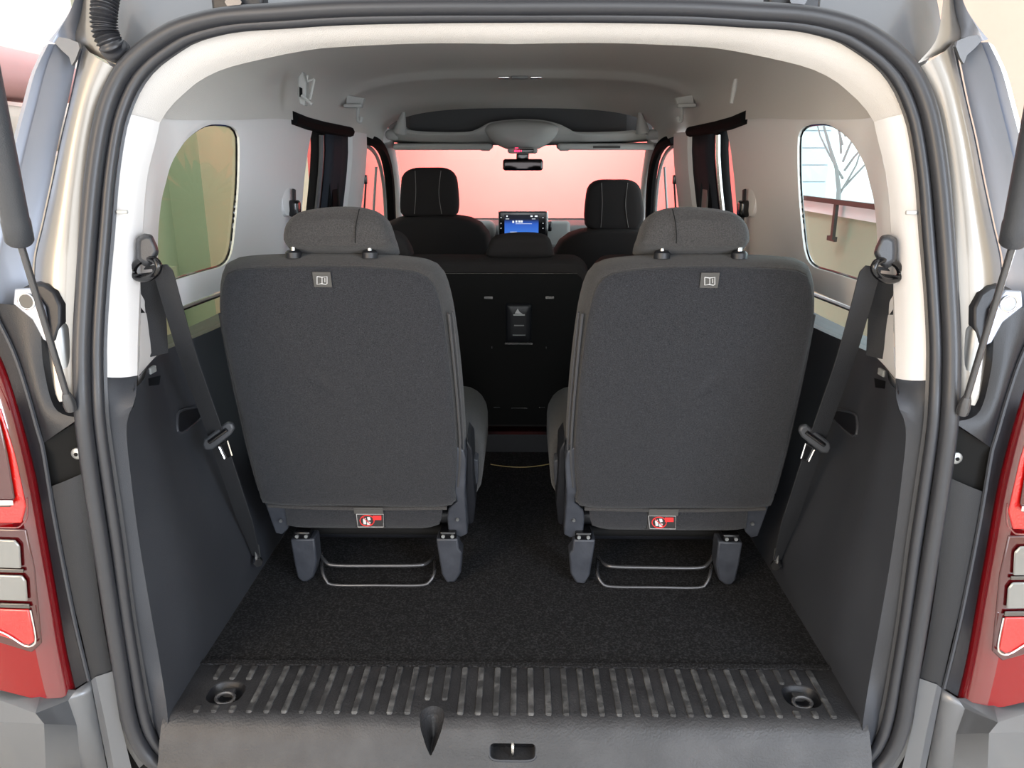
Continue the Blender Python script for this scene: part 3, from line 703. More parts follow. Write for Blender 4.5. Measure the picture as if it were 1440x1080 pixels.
# dashboard
ds = T('dashboard', 'dark dashboard across the front under the windscreen', 'dashboard', (0, 4.1, .7))
O('dash_top', rbox((0, 4.24, 1.08), (1.36, .5, .22), .05), M['dash'], ds)
O('dash_face', rbox((0, 4.06, .95), (1.30, .3, .34), .05), M['dash'], ds)
cr = W(815, 320, 3.95); O('side_panel', rbox((.17, 3.93, cr.z-.03), (.16, .05, .13), .02), M['dash_light'], ds)
cl_ = W(672, 322, 3.95); O('cluster_hood', rbox((cl_.x-.05, 3.95, 1.17), (.28, .12, .10), .04), M['dash_light'], ds)
O('vent', rbox((W(773, 318, 3.9).x, 3.9, W(773, 318, 3.9).z), (.02, .03, .05), .006), M['gloss_black'], ds)
# screen
sa, sb = W(701.5, 297, 3.86), W(769, 345, 3.86)
sn = T('touchscreen', 'upright touchscreen with blue display at dashboard centre', 'screen', ((sa.x+sb.x)/2, 3.87, sb.z))
scx, scz = (sa.x+sb.x)/2, (sa.z+sb.z)/2; sw_, sh_ = sb.x-sa.x, sa.z-sb.z
O('bezel', rbox((scx, 3.87, scz), (sw_, .02, sh_), .008), M['gloss_black'], sn)
O('side_trim', rbox((sb.x+.002, 3.872, scz), (.004, .022, sh_), .0015), M['chrome'], sn); O('side_trim', rbox((sa.x-.001, 3.872, scz), (.003, .022, sh_), .001), M['dash_light'], sn)
da, db = W(709.5, 302, 3.858), W(757, 345, 3.858)
mb = bpy.data.materials.new('display'); mb.use_nodes = True; nt = mb.node_tree; b = nt.nodes['Principled BSDF']
b.inputs['Base Color'].default_value = (0, 0, 0, 1)
tc = nt.nodes.new('ShaderNodeTexCoord'); sp_ = nt.nodes.new('ShaderNodeSeparateXYZ'); nz = nt.nodes.new('ShaderNodeTexNoise'); nz.inputs['Scale'].default_value = 3
rp = nt.nodes.new('ShaderNodeValToRGB'); e = rp.color_ramp.elements; e[0].position = 0; e[0].color = srgb(30, 60, 120); e[1].position = 1; e[1].color = srgb(8, 10, 25)
k = e.new(.35); k.color = srgb(60, 120, 215); k = e.new(.7); k.color = srgb(40, 90, 190); k = e.new(.85); k.color = srgb(14, 18, 38)
nt.links.new(tc.outputs['Generated'], sp_.inputs[0]); nt.links.new(sp_.outputs['Z'], rp.inputs[0]); nt.links.new(rp.outputs[0], b.inputs['Emission Color']); b.inputs['Emission Strength'].default_value = .9
M['display'] = mb; M['display_white'] = emit('display_white', (.9, .95, 1, 1), .9); M['red_led'] = emit('red_led', (1, .03, .12, 1), 2.5)
dp = O('display', box(((da.x+db.x)/2, 3.8588, (da.z+db.z)/2), (db.x-da.x, .002, da.z-db.z)), M['display'], sn, False)
def marks(lst, Y, par, name, m, th=.0015):
    O(name, join(*[prism([W(x0, y0, Y), W(x1, y0, Y), W(x1, y1, Y), W(x0, y1, Y)], (0, -th*.3, 0)) for x0, y0, x1, y1 in lst]), M[m], par, False)
marks([(712, 303, 714, 305), (746, 303, 749, 305), (752, 303, 756, 305), (711, 307.5, 716, 308.2), (748, 307.5, 753, 308.2), (725, 310, 727, 313), (728, 310, 729.3, 313), (730, 310, 732, 313), (732.6, 310, 735, 313), (725, 314.4, 748, 314.9), (720.5, 310.5, 723, 313.5), (717, 326, 727, 326.6), (711, 328, 716, 329), (722, 328, 726, 329), (731, 328, 735, 329), (740, 328, 744, 329), (749, 328, 753, 329)], 3.8570, dp, 'screen_text', 'display_white')
for x in (703.8, 762.8):
    for y in (306, 314, 321): 
        p = W(x+.8, y, 3.858); O('button', cyl(p, p-Vector((0, .002, 0)), .0022, 8), M['display_white'], sn)
# steering wheel
st = T('steering_wheel', 'dark steering wheel rim showing right of the driver headrest', 'steering wheel', (-.40, 3.80, 1.0))
cs_ = Vector((-.385, 3.80, 1.06)); Rt = Matrix.Rotation(math.radians(-25), 3, 'X')
O('rim', tube([cs_+Rt @ Vector((.185*math.cos(a), 0, .185*math.sin(a))) for a in [2*math.pi*k/48 for k in range(48)]], .014, 10, True), M['plastic_black'], st)
O('hub', rbox(cs_, (.14, .05, .12), .03, Rt), M['plastic_black'], st)
for dxx, dzz in ((.10, 0), (-.10, 0), (0, -.10)): O('spoke', rbox(cs_+Rt @ Vector((dxx, 0, dzz)), (.12 if dxx else .04, .02, .04 if dxx else .12), .008, Rt), M['plastic_black'], st)

# ================================================================== OVERHEAD
sh = T('overhead_shelf', 'pale grey storage shelf hung across the roof above the windscreen', 'shelf', (0, 3.5, 1.6))
tp = [(567,166),(600,157),(680,153),(735,152),(800,154),(860,158),(898,164)]
bt = [(567,176),(573,182),(600,185),(655,185.5),(672,181),(690,172),(720,168),(735,167.5),(760,168.5),(785,174),(800,181),(812,185.5),(860,185),(890,183)]
lipl = [(545,186),(552,200),(600,201),(660,202),(735,204),(800,202),(880,201),(922,199),(926,186)]
A = crv([W(x, y, 3.42) for x, y in bt], 60); B = crv([W(x, y+1, 3.50) for x, y in [(546,193),(552,199),(600,202),(655,203),(672,203),(690,203),(720,204),(735,204),(760,204),(785,203),(800,203),(812,202),(880,200),(922,197)]], 60)
lip = O('shelf_lip', strip(A, B, mid=3, bulge=Vector((0, -.03, .0))), M['header_grey'], sh); solid(lip, .012, -1)
Bk = [p+Vector((0, .22, -.01)) for p in A]
O('shelf_floor', strip(A, Bk), M['header_grey'], sh)
O('shelf_back', grid([[p+Vector((0, .0, -.02)) for p in Bk], [Vector((p.x, p.y, 1.76)) for p in Bk]]), M['dash'], sh)
ceil2 = grid([[Vector((x, y, z)) for x in (-.6, -.3, 0, .3, .6)] for y, z in ((3.44, 1.735), (3.66, 1.735), (3.68, 1.60))])
S('windscreen_header', ceil2, M['dash'])
for s_ in (-1, 1):
    a = W(567 if s_ < 0 else 900, 160, 3.40); b2_ = W(562 if s_ < 0 else 904, 186, 3.42); 
    O('shelf_end', tube([a+Vector((0, .01, .02)), a, a.lerp(b2_, .5), b2_], [.004, .010, .020, .03], 10), M['header_grey'], sh)
    c = W(552 if s_ < 0 else 918, 190, 3.46); O('end_cap', rbox(c, (.06, .05, .045), .02), M['header_grey'], sh)
# console
co = T('overhead_console', 'curved grey roof console with red lit display above the mirror', 'console', W(735, 200, 3.4))
cpx = [(682,182),(690,174),(712,170),(735,169),(758,170),(780,175),(785,183),(778,196),(764,206),(750,211),(735,212),(720,211),(704,206),(690,196)]
ol = [W(x, y, 3.42) for x, y in cpx]; ol = [(p.x, p.y) for p in crv([(p.x, p.z, 0) for p in ol], 56, True)]
O('console_shell', pillow(ol, sx, Vector((0, 0, 1)), Vector((0, 1, 0)), Vector((0, 3.42, 0)), [(-.06, -.05, -.025, 0.006), (-.045, -.025, -.01, .003), (-.02, -.008, -.003, 0), (.0, 0, 0, 0), (.12, 0, 0, 0)], 4, .01), M['header_grey'], co)
cc = W(735, 212, 3.36); O('lamp_pod', rbox(cc, (.125, .06, .022), .01), M['header_grey'], co)
cc2 = W(739, 212, 3.325); O('display_window', rbox(cc2, (.068, .006, .014), .003), M['gloss_black'], co)
marks([(723.5, 210.8, 726, 213.8), (726.6, 211, 728.6, 213.8), (729.1, 210.8, 731, 213.8), (732.5, 211, 733.6, 213.6), (724, 207.6, 729, 208.6)], 3.318, co, 'display_digits', 'red_led')
mi = T('rearview_mirror', 'black rear-view mirror hanging at the top of the windscreen', 'mirror', W(735, 222, 3.55))
O('stalk', rbox(W(735, 219, 3.5), (.055, .04, .04), .01), M['gloss_black'], mi)
ma, mb_ = W(707, 223.5, 3.5), W(763.5, 240, 3.5)
O('housing', rbox(((ma.x+mb_.x)/2, 3.52, (ma.z+mb_.z)/2), (mb_.x-ma.x, .04, ma.z-mb_.z), .012), M['gloss_black'], mi)
O('mirror_glass', rbox(((ma.x+mb_.x)/2, 3.5, (ma.z+mb_.z)/2), (mb_.x-ma.x-.014, .006, ma.z-mb_.z-.012), .0028), M['mirror'], mi)
# visors
for (x0, x1), lb_ in (((552, 692), 'pale grey sun visor on the left above the driver'), ((784, 921), 'pale grey sun visor with printed sticker on the right')):
    a, b_ = W(x0, 200.5, 3.46), W(x1, 210, 3.46)
    v = T('sun_visor', lb_, 'visor', ((a.x+b_.x)/2, 3.5, a.z), 'sun visors')
    O('visor_panel', rbox(((a.x+b_.x)/2, 3.53, (a.z+b_.z)/2), (b_.x-a.x, .15, a.z-b_.z), .013, Matrix.Rotation(.05, 3, 'X')), M['header_grey'], v)
    xe = b_.x-.03 if x0 < 600 else a.x+.03
    O('pivot_clip', rbox((xe, 3.48, b_.z+.0), (.04, .02, .012), .004), M['header_grey'], v)
    if x0 > 700:
        p0, p1 = W(834, 205, 3.452), W(872, 208.5, 3.452); O('sticker', box(((p0.x+p1.x)/2, 3.449, (p0.z+p1.z)/2), (p1.x-p0.x, .002, p0.z-p1.z)), M['label_grey'], v, False)
# dome light
dl = T('dome_light', 'small oval interior lamp on the roof cross ridge', 'lamp', W(731, 110, 2.72))
for x0, x1 in ((700, 717), (719, 743), (745, 763)):
    a, b_ = W(x0, 108, 2.70), W(x1, 112, 2.70)
    O('lens', rbox(((a.x+b_.x)/2, 2.71, (a.z+b_.z)/2+.003), (b_.x-a.x, .03, .009), .004), M['chrome'] if x0 != 719 else M['dash_light'], dl)
a, b_ = W(697, 107, 2.72), W(766, 111, 2.72); O('bezel', rbox(((a.x+b_.x)/2, 2.725, a.z+.004), (b_.x-a.x, .04, .010), .0045), M['header_grey'], dl)
# coat hooks and the open clip on the headliner sides
def hooks(side):
    c = WS(500, 145) ; c = W(500, 143, 2.7); c.x = max(c.x, -.60)
    h = T('coat_hook', 'pale plastic roof handle mount with coat hook on the %s side' % side, 'hook', c)
    o = O('mount_plate', prism([W(x, y, 2.68) for x, y in ((487, 133), (512, 138), (509, 148), (486, 151))], (0, .03, 0)), M['header_grey'], h); bevel(o, .003)
    O('mount_shelf', rbox(W(497, 149, 2.67), (.06, .03, .012), .004), M['header_grey'], h)
    O('hook', tube(crv([W(504, 150, 2.67), W(503, 160, 2.66), W(503.5, 169, 2.65), W(507, 171, 2.65), W(508, 164, 2.65)], 20), .006, 8), M['header_grey'], h)
    g = T('trim_clip', ('open white clip socket in the left headliner side' if side == 'left' else 'closed clip slot in the right headliner side'), 'clip', W(428, 125, 1.95))
    if side == 'left':
        sock = [(421, 146), (418, 132), (419, 108), (425, 100), (430, 112), (430, 135), (428, 149)]
        o = O('socket', prism([W(x, y, 1.93) for x, y in sock], (0, .03, 0)), M['header_grey'], g); bevel(o, .003)
        O('socket_hole', prism([W(x, y, 1.925) for x, y in ((421, 136), (421, 122), (424.5, 124), (424.5, 137))], (0, .006, 0)), M['matte_black'], g, False)
        for pts in (((432, 106), (433, 114), (442, 111)), ((442, 111), (439, 126), (436, 140)), ((424, 134), (432, 141), (439, 147))):
            O('broken_tab', tube([W(x, y, 1.92) for x, y in pts], .0035, 6), M['header_grey'], g)
    else:
        O('slot', tube([W(x, y, 1.93) for x, y in ((424, 112), (426, 124), (430, 146))], [.004, .006, .004], 8), M['header_grey'], g)
both(hooks)

# ================================================================== THIRD ROW BELTS AND SMALL TRIM
def belts(side):
    t = T('cargo_seat_belt', 'black seat belt hanging on the %s pillar of the boot with tongue and floor anchor' % side, 'seat belt', (-.57, 1.6, .62), 'third row seat belts')
    Yb = 1.19
    cov = [(191,350),(192,334),(203,328),(214,330),(221,345),(224,355),(214,372),(206,376),(192,368)]
    o = O('anchor_cover', loft([[W(x, y, Yb+.02) for x, y in cov], [W(x, y, Yb-.012) for x, y in cov], [W(lerp(206, x, .72), lerp(350, y, .78), Yb-.026) for x, y in cov]]), M['tongue'], t, angle=25)
    bevel(o, .003)
    rg = [W(205+18*math.cos(a)*(1), 378+14*math.sin(a)-3*math.cos(a), Yb-.018-.012*math.cos(a)) for a in [2*math.pi*k/28 for k in range(28)]]
    O('guide_ring', tube(rg, .0055, 10, True), M['gloss_black'], t)
    b0 = W(222, 372, Yb-.012)
    def rib(pts, wd, n=40, th=.0016):
        P = crv([p for p in pts], n); wv = Vector(wd).normalized()*.0235; nn = []
        rows = [[p-wv for p in P], [p+wv for p in P]]
        return P, wv
    pts = [W(212, 378, Yb-.004), W(220, 371, Yb-.016), W(229, 382, Yb-.006), W(243, 430, 1.235), W(267, 510, 1.30), W(303, 610, 1.375), W(335, 705, 1.445), W(352, 755, 1.49), W(360, 782, 1.515)]
    P = crv(pts, 60); wv = Vector((.88, -.47, .12)).normalized()*.0235
    fac = lambda i: .75 if i < 3 else (1 if i < 50 else lerp(1, .45, (i-50)/9))
    sects = []
    for i, p in enumerate(P):
        d = (P[min(i+1, 59)]-P[max(i-1, 0)]).normalized(); wl2 = wv*fac(i); n_ = d.cross(wl2).normalized()*.0009
        sects.append([p-wl2-n_, p+wl2-n_, p+wl2+n_, p-wl2+n_])
    O('webbing', loft(sects), M['belt'], t)
    pts = [WS(208, 384, -.02), WS(211, 400, -.014), WS(215, 440, -.010), WS(219, 500, -.008)]
    P = crv(pts, 20); sects = []
    for i, p in enumerate(P):
        wl2 = Vector((.35, .94, 0)).normalized()*.023+Vector((.004, 0, 0)); d = (P[min(i+1, 19)]-P[max(i-1, 0)]).normalized(); n_ = d.cross(wl2).normalized()*.0009
        sects.append([p-wl2-n_, p+wl2-n_, p+wl2+n_, p-wl2+n_])
    O('webbing', loft(sects), M['belt'], t)
    # tongue
    yt = 1.362
    tg = [(284,626),(286,618),(318,594),(326,596),(329,603),(324,612),(298,633),(288,634)]
    o = O('tongue_grip', prism([W(x, y, yt) for x, y in tg], (0, .012, 0)), M['tongue'], t); bevel(o, .004, 3)
    O('grip_slot', tube([W(x, y, yt-.002) for x, y in ((294, 622), (319, 604))], .004, 8), M['gloss_black'], t)
    fr_ = [W(x, y, yt+.004) for x, y in ((308, 628), (320, 620), (326, 640), (316, 645))]
    O('tongue_plate', tube(fr_, .0022, 6, True), M['chrome'], t)
    O('tongue_insert', prism([p+Vector((0, .002, 0)) for p in fr_], (0, .002, 0)), M['gloss_black'], t, False)
    bp_ = W(362, 788, 1.515)
    O('anchor_plate', tube([bp_+Vector((0, .004, .03)), bp_+Vector((0, .004, 0)), bp_+Vector((0, .004, -.01))], [.012, .014, .010], 12, False, .3), M['zinc'], t)
    O('anchor_bolt', tube([bp_, bp_-Vector((-.006, .012, 0))], [.011, .010], 6), M['chrome'], t)
    sl_ = T('pillar_clip', 'tiny moulded clip slot high on the pale %s pillar trim' % side, 'clip', WO(172, 298))
    O('slot', rbox(WO(172, 298, .012), (.016, .006, .006), .002), M['header_grey'], sl_)
    # clips and pocket in the dark side trim
    pk = T('grab_pocket', 'moulded pocket with tab in the %s boot side trim' % side, 'pocket', WS(262, 592))
    c = WS(268, 592, -.004)
    rim = [WS(x, y, -.003) for x, y in ((250, 606), (249, 590), (252, 579), (266, 574), (280, 573), (284, 585), (272, 597), (258, 608))]
    O('pocket_rim', tube(crv(rim, 30, True), .003, 6, True), M['plastic_dark'], pk)
    O('pocket_back', ([p+Vector((.0005, 0, 0)) for p in rim], [list(range(8))]), M['plastic_black'], pk)
    ck = T('hook_clip', 'small pale clip above a slot in the %s boot side trim' % side, 'clip', WS(214, 530))
    a = WS(214, 520, -.004); O('clip_tab', rbox(a, (.006, .022, .012), .002), M['dash_light'], ck)
    O('clip_slot', prism([WS(x, y, -.002) for x, y in ((206, 533), (226, 528), (224, 541), (207, 543))], (-.004, 0, 0)), M['gloss_black'], ck, False)
both(belts)

# ================================================================== REAR BODY
bodyroot = T('car_body', 'silver metallic rear pillars and roof edge around the tailgate opening', 'car body', (0, 1.1, .5))
bumper = T('rear_bumper', 'grey metallic bumper corners below both tail lights', 'bumper', (0, .95, .3))
def body(side):
    L = side
    # D-pillar painted strip: from seal flange to gutter line
    A_ = [(162,98),(143,140),(131,190),(122,250),(115,320),(110,400),(106,480),(106,560)]
    Cn = [(118,62),(100,140),(87,195),(75,255),(62,315),(50,372),(52,440),(60,560)]
    A = crv([WO(x+4, y, .02) for x, y in A_], 40); B = crv([WO(x, y, .035) for x, y in Cn], 40)
    bt = bodyroot
    O('pillar_panel', strip(A, B, mid=4, bulge=Vector((0, -.022, 0))), M['paint'], bt)
    G1 = [(112,62),(96,140),(83,195),(71,255),(58,315),(46,372),(48,440)]
    H1 = [(68,62),(50,100),(36,150),(20,210),(4,270),(-14,340),(-24,440)]
    A = crv([WO(x, y, .05) for x, y in G1], 40); A0 = crv([WO(x+6, y, .035) for x, y in G1], 40)
    B = crv([WO(x, y, .01) for x, y in H1], 40); m1 = [a.lerp(b, .22)+Vector((0, .0, 0)) for a, b in zip(A, B)]
    m2 = [a.lerp(b, .62)+Vector((0, -.012, 0)) for a, b in zip(A, B)]; m3 = [a.lerp(b, .68)+Vector((0, .002, 0)) for a, b in zip(A, B)]
    Bout = [p+Vector((-.025, .03, 0)) for p in B]; Bo2 = [p+Vector((-.05, .25, 0)) for p in B]; Bo3 = [p+Vector((-.06, 2.5, 0)) for p in B]
    O('gutter', tube([p.lerp(q, .4)+Vector((0, .01, 0)) for p, q in zip(A0, A)], .006, 6), M['gloss_black'], bt)
    O('side_flange', grid([A, m1, m2, m3, B, Bout]), M['flange'], bt)
    # the plain outer side, below the glass only, so windows stay clear
    O('outer_side', grid([[(-.86, y, z) for y in (1.12, 1.6, 2.2, 3.2, 4.4)] for z in (.35, .7, .95, 1.08)]), M['paint'], bt)
    # upper corner
    K = [(118,62),(108,40),(128,2),(150,-12)]; 
    cA = [WO(x, y, .02) for x, y in ((166,92),(140,60),(132,20),(128,-30))]; cB = [WO(x, y, .05) for x, y in ((112,66),(104,50),(112,20),(124,-30))]
    O('corner_panel', strip(crv(cA, 20), crv(cB, 20), mid=2, bulge=Vector((0, -.01, 0))), M['paint'], bt)
    cC = [WO(x, y, .02) for x, y in ((68,58),(84,38),(100,12),(116,-30))]
    cD = [WO(x, y, .05) for x, y in ((110,70),(108,48),(118,20),(130,-30))]
    O('corner_flange', strip(crv(cC, 20), crv(cD, 20), mid=3, bulge=Vector((0, -.012, .0))), M['flange'], bt)
    O('gutter_gap', prism([WO(x, y, .012) for x, y in ((77,60),(82,52),(96,54),(110,60),(112,68),(106,84),(101,92),(97,80),(86,70))], (0, .006, 0)), M['bumper'], bt, False)
    # roof gutter behind seal
    rA = [WO(x, y+6, .03) for x, y in ((735,1),(600,1),(480,3),(400,8),(310,15),(250,30),(215,48),(185,72),(164,98))]
    rB = [WO(x, y, .10) for x, y in ((735,-60),(600,-60),(480,-60),(400,-60),(310,-60),(240,-60),(190,-50),(150,-30),(130,60))]
    O('roof_gutter', strip(crv(rA, 40), crv(rB, 40), mid=2), M['bumper'] , bt)
    hg = O('hinge_base', rbox(WO(338, 4, .02), (.075, .03, .03), .006), M['plastic_black'], bt)
    c = WO(330, 4, -.002); O('hinge_bolt', cyl(c, c-Vector((0, .006, 0)), .012, 6), M['bar'], bt)
    # inner flange strip beside the black trim
    fA = crv([WO(x, y, .012) for x, y in ((104,560),(107,600),(116,680),(130,770),(147,865),(160,945),(170,1000),(182,1040),(205,1072))], 40)
    fB = crv([WO(x, y, .03) for x, y in ((92,560),(96,600),(104,680),(118,770),(134,865),(148,945),(158,1000),(166,1045),(185,1090))], 40)
    O('flange_lower', strip(fA, fB, mid=1), M['bumper'], bt)
    o = O('jamb_backing', grid([[WO(x, y, .06) for x, y in ((40,430),(110,430))], [WO(x, y, .06) for x, y in ((40,700),(125,700))], [WO(x, y, .06) for x, y in ((60,1000),(175,1000))], [WO(x, y, .06) for x, y in ((60,1120),(300,1120))]]), M['matte_black'], bt)
    # wiring hose only on the left
    # strut pocket + metal bulb
    o = O('pillar_bulge', rbox(WO(94, 500, .03), (.03, .05, .115), .014), M['zinc'], bt)
both(body)
hs = [WO(150, -12, -.01), WO(146, 20, -.012), WO(148, 45, -.008), WO(158, 66, .0), WO(166, 72, .03)]
P = crv(hs, 140); rad = [.0165+.002*math.sin(i*2*math.pi/6.2) for i in range(140)]
tag(O('wiring_hose', tube(P, rad, 16), M['rubber']), 'black corrugated wiring hose at top left corner of the opening', 'hose')

def grom(side):
    g = T('strut_bracket', 'pale metal bracket in black rubber at the %s gas strut foot' % side, 'bracket', WO(60, 440))
    bk = [(30,405),(45,398),(62,400),(76,410),(85,430),(85,455),(77,480),(70,482),(60,470),(40,440),(24,428)]
    o = O('rubber_boot', prism([WO(x, y, -.004) for x, y in bk], (0, .035, 0)), M['plastic_black'], g); bevel(o, .004)
    pl_ = [(20,406),(42,405),(52,418),(62,432),(64,445),(68,482),(60,478),(45,450),(18,428)]
    o = O('metal_plate', prism([WO(x, y, -.012) for x, y in pl_], (0, .006, 0)), M['flange'], g); bevel(o, .002)
    c = WO(37, 424, -.014); O('hole', cyl(c, c+Vector((0, .003, 0)), .0115, 20), M['lens_dark'], g)
    O('hole_rim', tube([c+Vector((.0115*math.cos(a), 0, .0115*math.sin(a))) for a in [2*math.pi*k/20 for k in range(20)]], .0015, 6, True), M['chrome'], g)
    # strut
    s = T('gas_strut', 'black gas strut leaning beside the opening on the %s' % side, 'strut', WO(97, 565))
    p0 = W(96, 562, 1.055); p1 = W(28, 340, .975); d = (p1-p0).normalized()
    O('rod', cyl(p0, p1+d*.02, .0045, 12), M['bar'], s)
    q0 = p1; q1 = W(-2, 195, .915); d2 = (q1-q0).normalized(); q2 = q0+d2*.34
    O('cylinder', tube([q0, q0+d2*.003, q0+d2*.03, q0+d2*.034, q2], [.0145, .0165, .0165, .0155, .0155], 24), M['tongue'], s)
    O('end_fitting', tube([p0-d*.018, p0-d*.008, p0+d*.006, p0+d*.012], [.008, .009, .007, .005], 14), M['bar'], s)
    O('ball_stud', cyl(p0-d*.014, p0-d*.014+Vector((0, .05, 0)), .006, 10), M['zinc'], s)
both(grom)
tg_ = T('tailgate', 'raised silver tailgate above the frame', 'tailgate', (0, 1.1, 1.85))
o = O('tailgate_panel', grid([[(x, 1.08, 1.86) for x in (-.66, 0, .66)], [(x, .55, 2.08) for x in (-.72, 0, .72)], [(x, -.05, 2.25) for x in (-.72, 0, .72)]]), M['paint'], tg_); solid(o, .05, 1)

def blacktrim(side):
    t = T('rear_jamb_trim', 'black moulded plastic trim between the seal and tail light on the %s' % side, 'trim', WO(90, 800))
    # outer ridge lip next to lamp
    T_ = [(-40,425),(0,500),(18,548),(36,610),(53,680),(67,760),(81,840),(93,910),(106,968)]
    R1 = [(-20,425),(14,490),(34,548),(50,605),(58,632),(72,720),(88,805),(103,880),(122,958)]
    R2 = [(-12,425),(20,490),(40,548),(56,605),(63,632),(78,720),(94,805),(110,880),(128,956)]
    In = [(84,425),(70,500),(84,548),(106,600),(100,632),(112,680),(121,780),(134,870),(147,945)]
    def cv(L_, dy): return crv([WO(x, y, dy) for x, y in L_], 50)
    o = O('outer_lip', grid([cv(T_, .0), cv(R1, -.004)]), M['plastic_black'], t)
    O('ridge', tube([a.lerp(b, .5) for a, b in zip(cv(R1, -.005), cv(R2, -.004))], .0032, 6), M['plastic_dark'], t)
    # upper panel with the strut bay edge
    up_o = [(-12,425),(20,490),(40,548),(56,605),(60,624)]; up_i = [(60,430),(58,470),(62,520),(78,575),(112,588)]
    a = crv([WO(x, y, -.002) for x, y in up_o], 24); b = crv([WO(x, y, -.006) for x, y in up_i], 24)
    O('upper_panel', strip(a, b, mid=3, bulge=Vector((0, -.008, 0))), M['plastic_black'], t)
    O('bay_wall', grid([b, [p+Vector((.01, .06, 0)) for p in b]]), M['plastic_black'], t)
    O('mid_panel', grid([[WO(58, 624, -.002), WO(114, 590, -.002)], [WO(62, 640, .006), WO(118, 632, .008)], [WO(72, 684, .008), WO(122, 664, .01)]]), M['matte_black'], t)
    l_o = [(72,684),(84,750),(100,835),(116,900),(128,956)]; l_i = [(120,664),(126,720),(134,800),(146,880),(158,945)]
    a = crv([WO(x, y, -.003) for x, y in l_o], 24); b = crv([WO(x, y, .008) for x, y in l_i], 24)
    O('lower_panel', strip(a, b, mid=3, bulge=Vector((0, -.004, 0))), M['plastic_black'], t)
    c = WO(110, 637, .004); O('screw', tube([c+Vector((0, .002, 0)), c-Vector((0, .004, 0)), c-Vector((0, .006, 0))], [.009, .009, .006], 18), M['zinc'], t)
    c2 = c-Vector((0, .0065, 0)); O('screw_socket', cyl(c2, c2-Vector((0, .001, 0)), .003, 6), M['matte_black'], t)
    # lower jamb plastic, silver
    j = [(106,970),(128,956),(160,946),(166,1000),(172,1050),(190,1100),(40,1120),(100,1010)]
    O('lower_jamb', grid([[WO(128, 957, -.002), WO(134, 952, -.006), WO(158, 944, .006)], [WO(140, 1020, -.002), WO(148, 1015, -.006), WO(168, 1010, .006)], [WO(152, 1080, -.002), WO(160, 1080, -.006), WO(185, 1080, .006)], [WO(160, 1130, -.002), WO(168, 1130, -.006), WO(200, 1130, .006)]]), M['bumper'], t)
    bm_ = bumper
    rows = [[(-260, 915), (-60, 920), (0, 937), (60, 966), (106, 971), (128, 957)], [(-260, 960), (-60, 965), (0, 985), (50, 1003), (96, 985), (130, 975)], [(-260, 1020), (-60, 1020), (0, 1015), (62, 1018), (108, 1020), (140, 1022)], [(-260, 1150), (-60, 1130), (0, 1120), (66, 1125), (118, 1130), (160, 1140)]]
    dys = [[.30, .10, .015, -.012, -.004, .0], [.26, .06, -.03, -.055, -.012, 0], [.24, .04, -.05, -.065, -.012, 0], [.22, .03, -.055, -.07, -.012, 0]]
    cols_ = [[WO(x, y, d) for (x, y), d in zip(r, q)] for r, q in zip(rows, dys)]
    o = O('corner_skin', grid(cols_), M['bumper'], bm_, angle=14)
    solid(o, .008)
both(blacktrim)

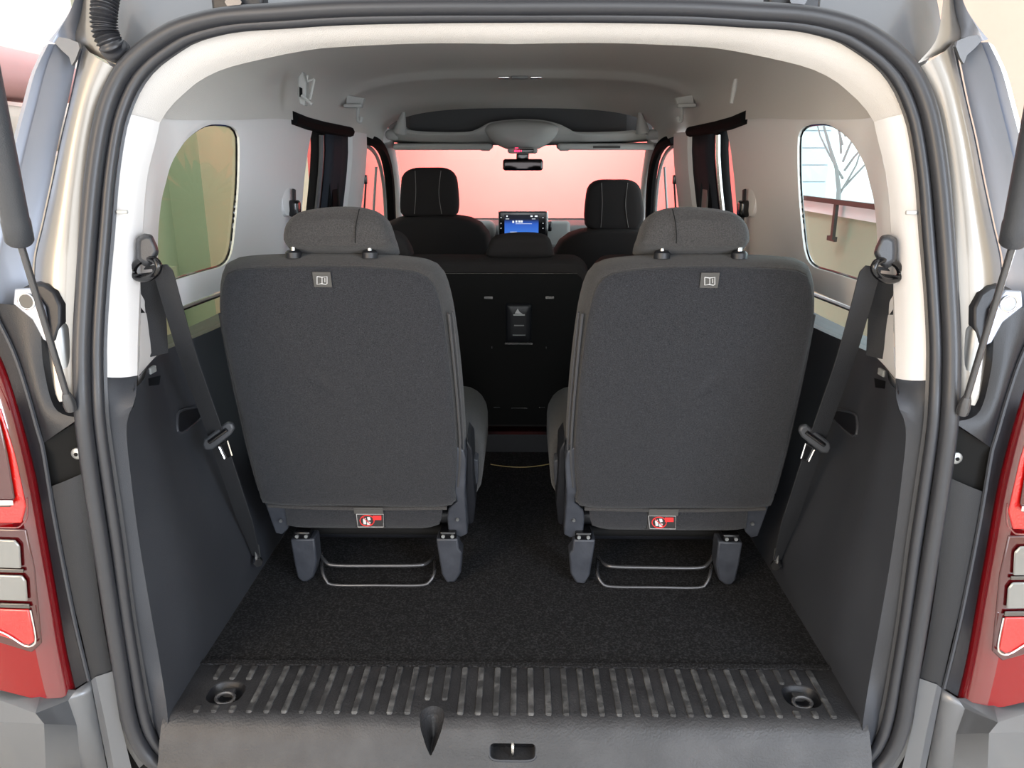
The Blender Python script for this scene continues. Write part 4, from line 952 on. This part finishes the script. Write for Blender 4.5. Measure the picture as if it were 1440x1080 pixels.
# ------------------------------------------------------------------ tail lights
def tail(side):
    t = T('tail_light', 'red tail light with clear lamp segments at the %s edge' % side, 'tail light', WO(30, 960), 'red tail lights')
    Ti = [(-34,440),(-14,480),(2,506),(18,548),(36,612),(52,682),(66,762),(80,842),(92,912),(105,972)]
    Bt = [(105,974),(60,966),(0,936),(-80,925)]
    K = crv([WO(x, y, .004) for x, y in Ti], 50)
    # widening profile outward: tinted edge, red body, outer wrap
    def off(i, t_): return lerp(1, 1, t_)
    rows = []
    # outward distance in px -> world X offsets
    prof = [(0, .03), (0, -.004), (-.010, -.020), (-.028, -.030), (-.050, -.036), (-.11, -.036), (-.17, -.015), (-.215, .05), (-.23, .18)]
    for dx_, dy_ in prof:
        r = []
        for i, p in enumerate(K):
            f = i/49
            q = p+Vector((dx_, dy_, 0))
            q.z = p.z + (-dx_*.30*sm((f-.8)/.2)) 
            r.append(q)
        rows.append(r)
    O('lens_edge', grid(rows[:4]), M['red_tint'], t)
    O('lens_body', grid(rows[3:]), M['red_lens'], t)
    bot = [r[-1] for r in rows]; O('lens_bottom', grid([bot, [p+Vector((0, .05, .01)) for p in bot]]), M['red_deep'], t)
    def patch(pts, dy, m, nm, th=.004, bv=.002):
        o = O(nm, prism([WO(x, y, dy) for x, y in pts], (0, th, 0)), M[m], t); bevel(o, bv); return o
    Yf = -.036
    patch([(-80,560),(0,575),(20,640),(36,712),(30,736),(-80,736)], Yf-.001, 'red_bright', 'upper_reflector')
    patch([(-80,590),(-2,590),(10,640),(20,700),(14,714),(-80,714)], Yf-.006, 'red_deep', 'upper_window')
    patch([(-80,704),(17,704),(19,711),(-80,713)], Yf-.010, 'chrome', 'light_bar', .003, .001)
    patch([(-80,742),(36,745),(48,800),(58,905),(44,918),(-80,880)], Yf-.001, 'red_deep', 'lower_bezel')
    patch([(-80,756),(20,760),(27,768),(29,800),(-80,796)], Yf-.007, 'clear_lens', 'clear_segment')
    patch([(-80,797),(32,801),(33,806),(-80,803)], Yf-.006, 'lens_dark', 'segment_divider', .003, .001)
    patch([(-80,806),(30,810),(36,818),(38,846),(-80,842)], Yf-.007, 'clear_lens', 'clear_segment')
    patch([(-80,846),(40,850),(42,856),(-80,852)], Yf-.006, 'lens_dark', 'segment_divider', .003, .001)
    patch([(-80,854),(40,858),(49,902),(40,908),(-80,868)], Yf-.006, 'red_bright', 'lower_reflector')
    O('bezel_line', tube(crv([WO(x, y, Yf-.008) for x, y in ((-60,873),(0,888),(35,908),(48,906),(50,895),(43,858))], 30), .0016, 6), M['chrome'], t)
    O('bezel_line', tube(crv([WO(x, y, Yf-.008) for x, y in ((-60,740),(20,742),(30,738),(38,728),(38,700))], 30), .0012, 6), M['red_tint'], t)
both(tail)
